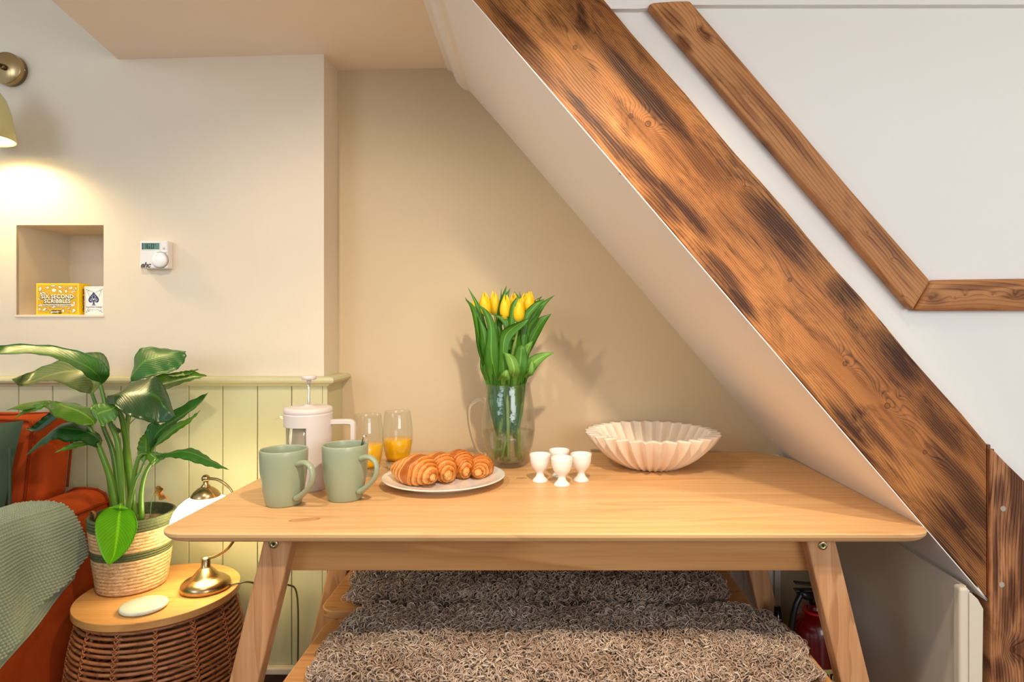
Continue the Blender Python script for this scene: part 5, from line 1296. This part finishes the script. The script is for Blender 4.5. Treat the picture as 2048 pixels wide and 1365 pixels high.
text('badge_text', 'GAMES', .0050, yel, gb, (GX(.565), gy0-.0011, GZ(.097)), bold=.0001, ext=.0001)
text('side_text', 'SIX SECOND', .0125, plain('brown_print', srgb(120, 62, 8), .5), gb, (gx1+.0002, gy0+.019, GZ(.47)), roll=-PI/2, face='right', bold=.0005, ext=.0001, sx=1.0)
# deck of cards
cx0, cx1, cy0, cy1 = -1.4245, -1.3620, 1.940, 1.957; ch = .0885
cd = empty('card_deck', ((cx0+cx1)/2, (cy0+cy1)/2, nz0), 'white playing card box with a blue spade, right of the yellow box', 'card deck')
mk('box_body', box(cx0, cx1, cy0, cy1, nz0, nz0+ch, .0006, 1), plain('white_card', srgb(240, 234, 226), .4), cd, smooth=False)
blu = plain('blue_print', srgb(38, 52, 100), .5); gry = plain('grey_blue_print', srgb(120, 124, 140), .5); wc_ = plain('white_print', srgb(236, 232, 226), .5)
CX = lambda t: cx0+(cx1-cx0)*t
CZ = lambda t: nz0+ch*t
q = .0004; m1, m2, m3, m4 = CX(.05), CX(.95), CZ(.03), CZ(.955)
mk('border_line', join(box(m1, m2, cy0-.0002, cy0, m4-q, m4), box(m1, m2, cy0-.0002, cy0, m3, m3+q), box(m1, m1+q, cy0-.0002, cy0, m3, m4), box(m2-q, m2, cy0-.0002, cy0, m3, m4)), gry, cd, smooth=False)
# spade
sc_x, sc_z, k = CX(.47), CZ(.55), .0155
sh_ = []
for t in np.linspace(0, 1, 14): a = t; sh_.append((k*(.10+.98*math.sin(PI*a*.62)**1.1)*(1 if a < 1 else 1), k*(1.45-2.0*a)))
right = [(0, 1.50)]+[(.18, 1.25), (.42, .92), (.72, .60), (.98, .22), (1.06, -.15), (.96, -.48), (.68, -.66), (.36, -.60), (.14, -.42)]
stemp = [(.14, -.62), (.22, -.95), (.42, -1.2)]
pts = [(sc_x+x*k, sc_z+z*k) for x, z in right+stemp]+[(sc_x-x*k, sc_z+z*k) for x, z in (right[1:]+stemp)[::-1]]
spd = mk('spade', fl_poly(pts, cy0-.0001), blu, cd, smooth=False)
sw = []
for s in (-1, 1):
    for (x, z, a, b, r_) in ((.30, .45, .16, .06, 1.0), (.42, .05, .20, .06, .5), (.62, -.22, .20, .06, 1.0), (.35, -.32, .16, .05, .2), (.16, .80, .12, .04, 1.2), (.18, .12, .10, .07, 0)): sw.append(fl_poly(ell(sc_x+s*x*k, sc_z+z*k, a*k, b*k, s*r_, 10), cy0-.0003))
sw.append(fl_poly(ell(sc_x, sc_z-.02*k, .10*k, .16*k, 0, 10), cy0-.0003)); sw.append(box(sc_x-.3*k, sc_x+.3*k, cy0-.0005, cy0-.0003, sc_z-1.02*k, sc_z-.98*k))
mk('spade_scroll', join(*sw), wc_, spd, smooth=False)
co = []
for sxx in (-1, 1):
    for zc, sg in ((.90, -1), (.10, 1)):
        for i in range(11 if sg < 0 else 7):
            u_ = i*.0021; bx2 = CX(.5)+sxx*(.0245-u_*(1 if i % 2 else .45)); bz2 = CZ(zc)+sg*(u_*(0.45 if i % 2 else 1.0))
            co.append(fl_poly(ell(bx2, bz2, .0017, .0007, i*1.1*sxx, 8, .2, 3), cy0-.0001)); 
        co.append(fl_poly(ell(CX(.5)+sxx*.018, CZ(zc)+sg*.004, .0028, .0009, sxx*sg*.8, 8), cy0-.0001))
for i in range(9): co.append(fl_poly(ell(CX(.47)+(i-4)*.0042, CZ(.185)+.0008*math.sin(i*2), .0015, .0010 if i % 2 else .0006, i, 8), cy0-.0001))
mk('scrollwork', join(*co), blu, cd, smooth=False)
text('deck_text', 'PLAYING CARDS', .0060, blu, cd, (CX(.50), cy0-.0003, CZ(.275)), bold=.00008, ext=.0001, space=1.12)

# ================================================================== FIRE EXTINGUISHER
ex_, ey_ = .764, 1.772
fe = empty('fire_extinguisher', (ex_, ey_, 0), 'red fire extinguisher standing on the floor behind the right table leg', 'extinguisher')
mk('cylinder', lathe([(0, .006), (.055, .006), (.066, .012), (.069, .022), (.069, .285), (.0665, .31), (.058, .333), (.042, .348), (.022, .355), (.018, .362), (.018, .372), (0, .374)], 56, (ex_, ey_, 0)), M['red'], fe)
mk('label_band', lathe([(.0693, .185), (.0697, .186), (.0697, .222), (.0693, .223)], 56, (ex_, ey_, 0)), plain('cream_label', srgb(214, 196, 120), .5), fe)
mk('instruction_label', lathe([(.0692, .04), (.0694, .041), (.0694, .168), (.0692, .169)], 56, (ex_, ey_, 0)), plain('dark_red_label', srgb(110, 10, 14), .5), fe)
def wrap(o, R_):
    for v in o.data.vertices:
        w = v.co.x/R_; y = v.co.y; v.co.x = (R_-y)*math.sin(w); v.co.y = R_-(R_-y)*math.cos(w)
tf = text('label_text', 'foam', .038, plain('maroon_print', srgb(70, 8, 12), .5), fe, (ex_, ey_-.0702, .205), bold=.001, ext=.0003); wrap(tf, .0702)
mk('label_frame', join(box(ex_-.030, ex_-.0285, ey_-.0655, ey_-.062, .07, .165), box(ex_+.0285, ex_+.030, ey_-.0655, ey_-.062, .07, .165), box(ex_-.030, ex_+.030, ey_-.0715, ey_-.069, .1635, .165)), wc_, fe, smooth=False)
mk('red_collar', lathe([(.024, .350), (.036, .350), (.037, .356), (.024, .358)], 32, (ex_, ey_, 0), close=True), plain('bright_red_plastic', srgb(190, 20, 16), .4), fe)
mk('valve_head', join(lathe([(0, .372), (.017, .372), (.019, .385), (.016, .405), (0, .408)], 28, (ex_, ey_, 0)), tube([(ex_, ey_, .392), (ex_-.030, ey_-.006, .398), (ex_-.052, ey_-.010, .408)], [.014, .012, .010], 14)), M['black'], fe)
mk('lever', join(box(ex_-.060, ex_+.045, ey_-.011, ey_+.011, .408, .413, .002), xf(box(-.06, .045, -.010, .010, 0, .004, .0015), (ex_, ey_, .424), ry=.10)), M['black'], fe, smooth=False)
mk('hose', tube(cr([(ex_-.045, ey_-.012, .406), (ex_-.066, ey_-.02, .37), (ex_-.078, ey_-.022, .30), (ex_-.078, ey_-.02, .20), (ex_-.076, ey_-.01, .12)], 24), .0085, 12), M['black'], fe)
mk('nozzle', lathe([(0, 0), (.0130, 0), (.0120, .05), (.0095, .10), (0, .10)], 24, (ex_-.100, ey_+.02, .255)), plain('glossy_black', srgb(12, 12, 12), .12), fe)
mk('hose_clip', box(ex_-.112, ex_-.062, ey_+.010, ey_+.028, .27, .285, .002), M['black'], fe, smooth=False)
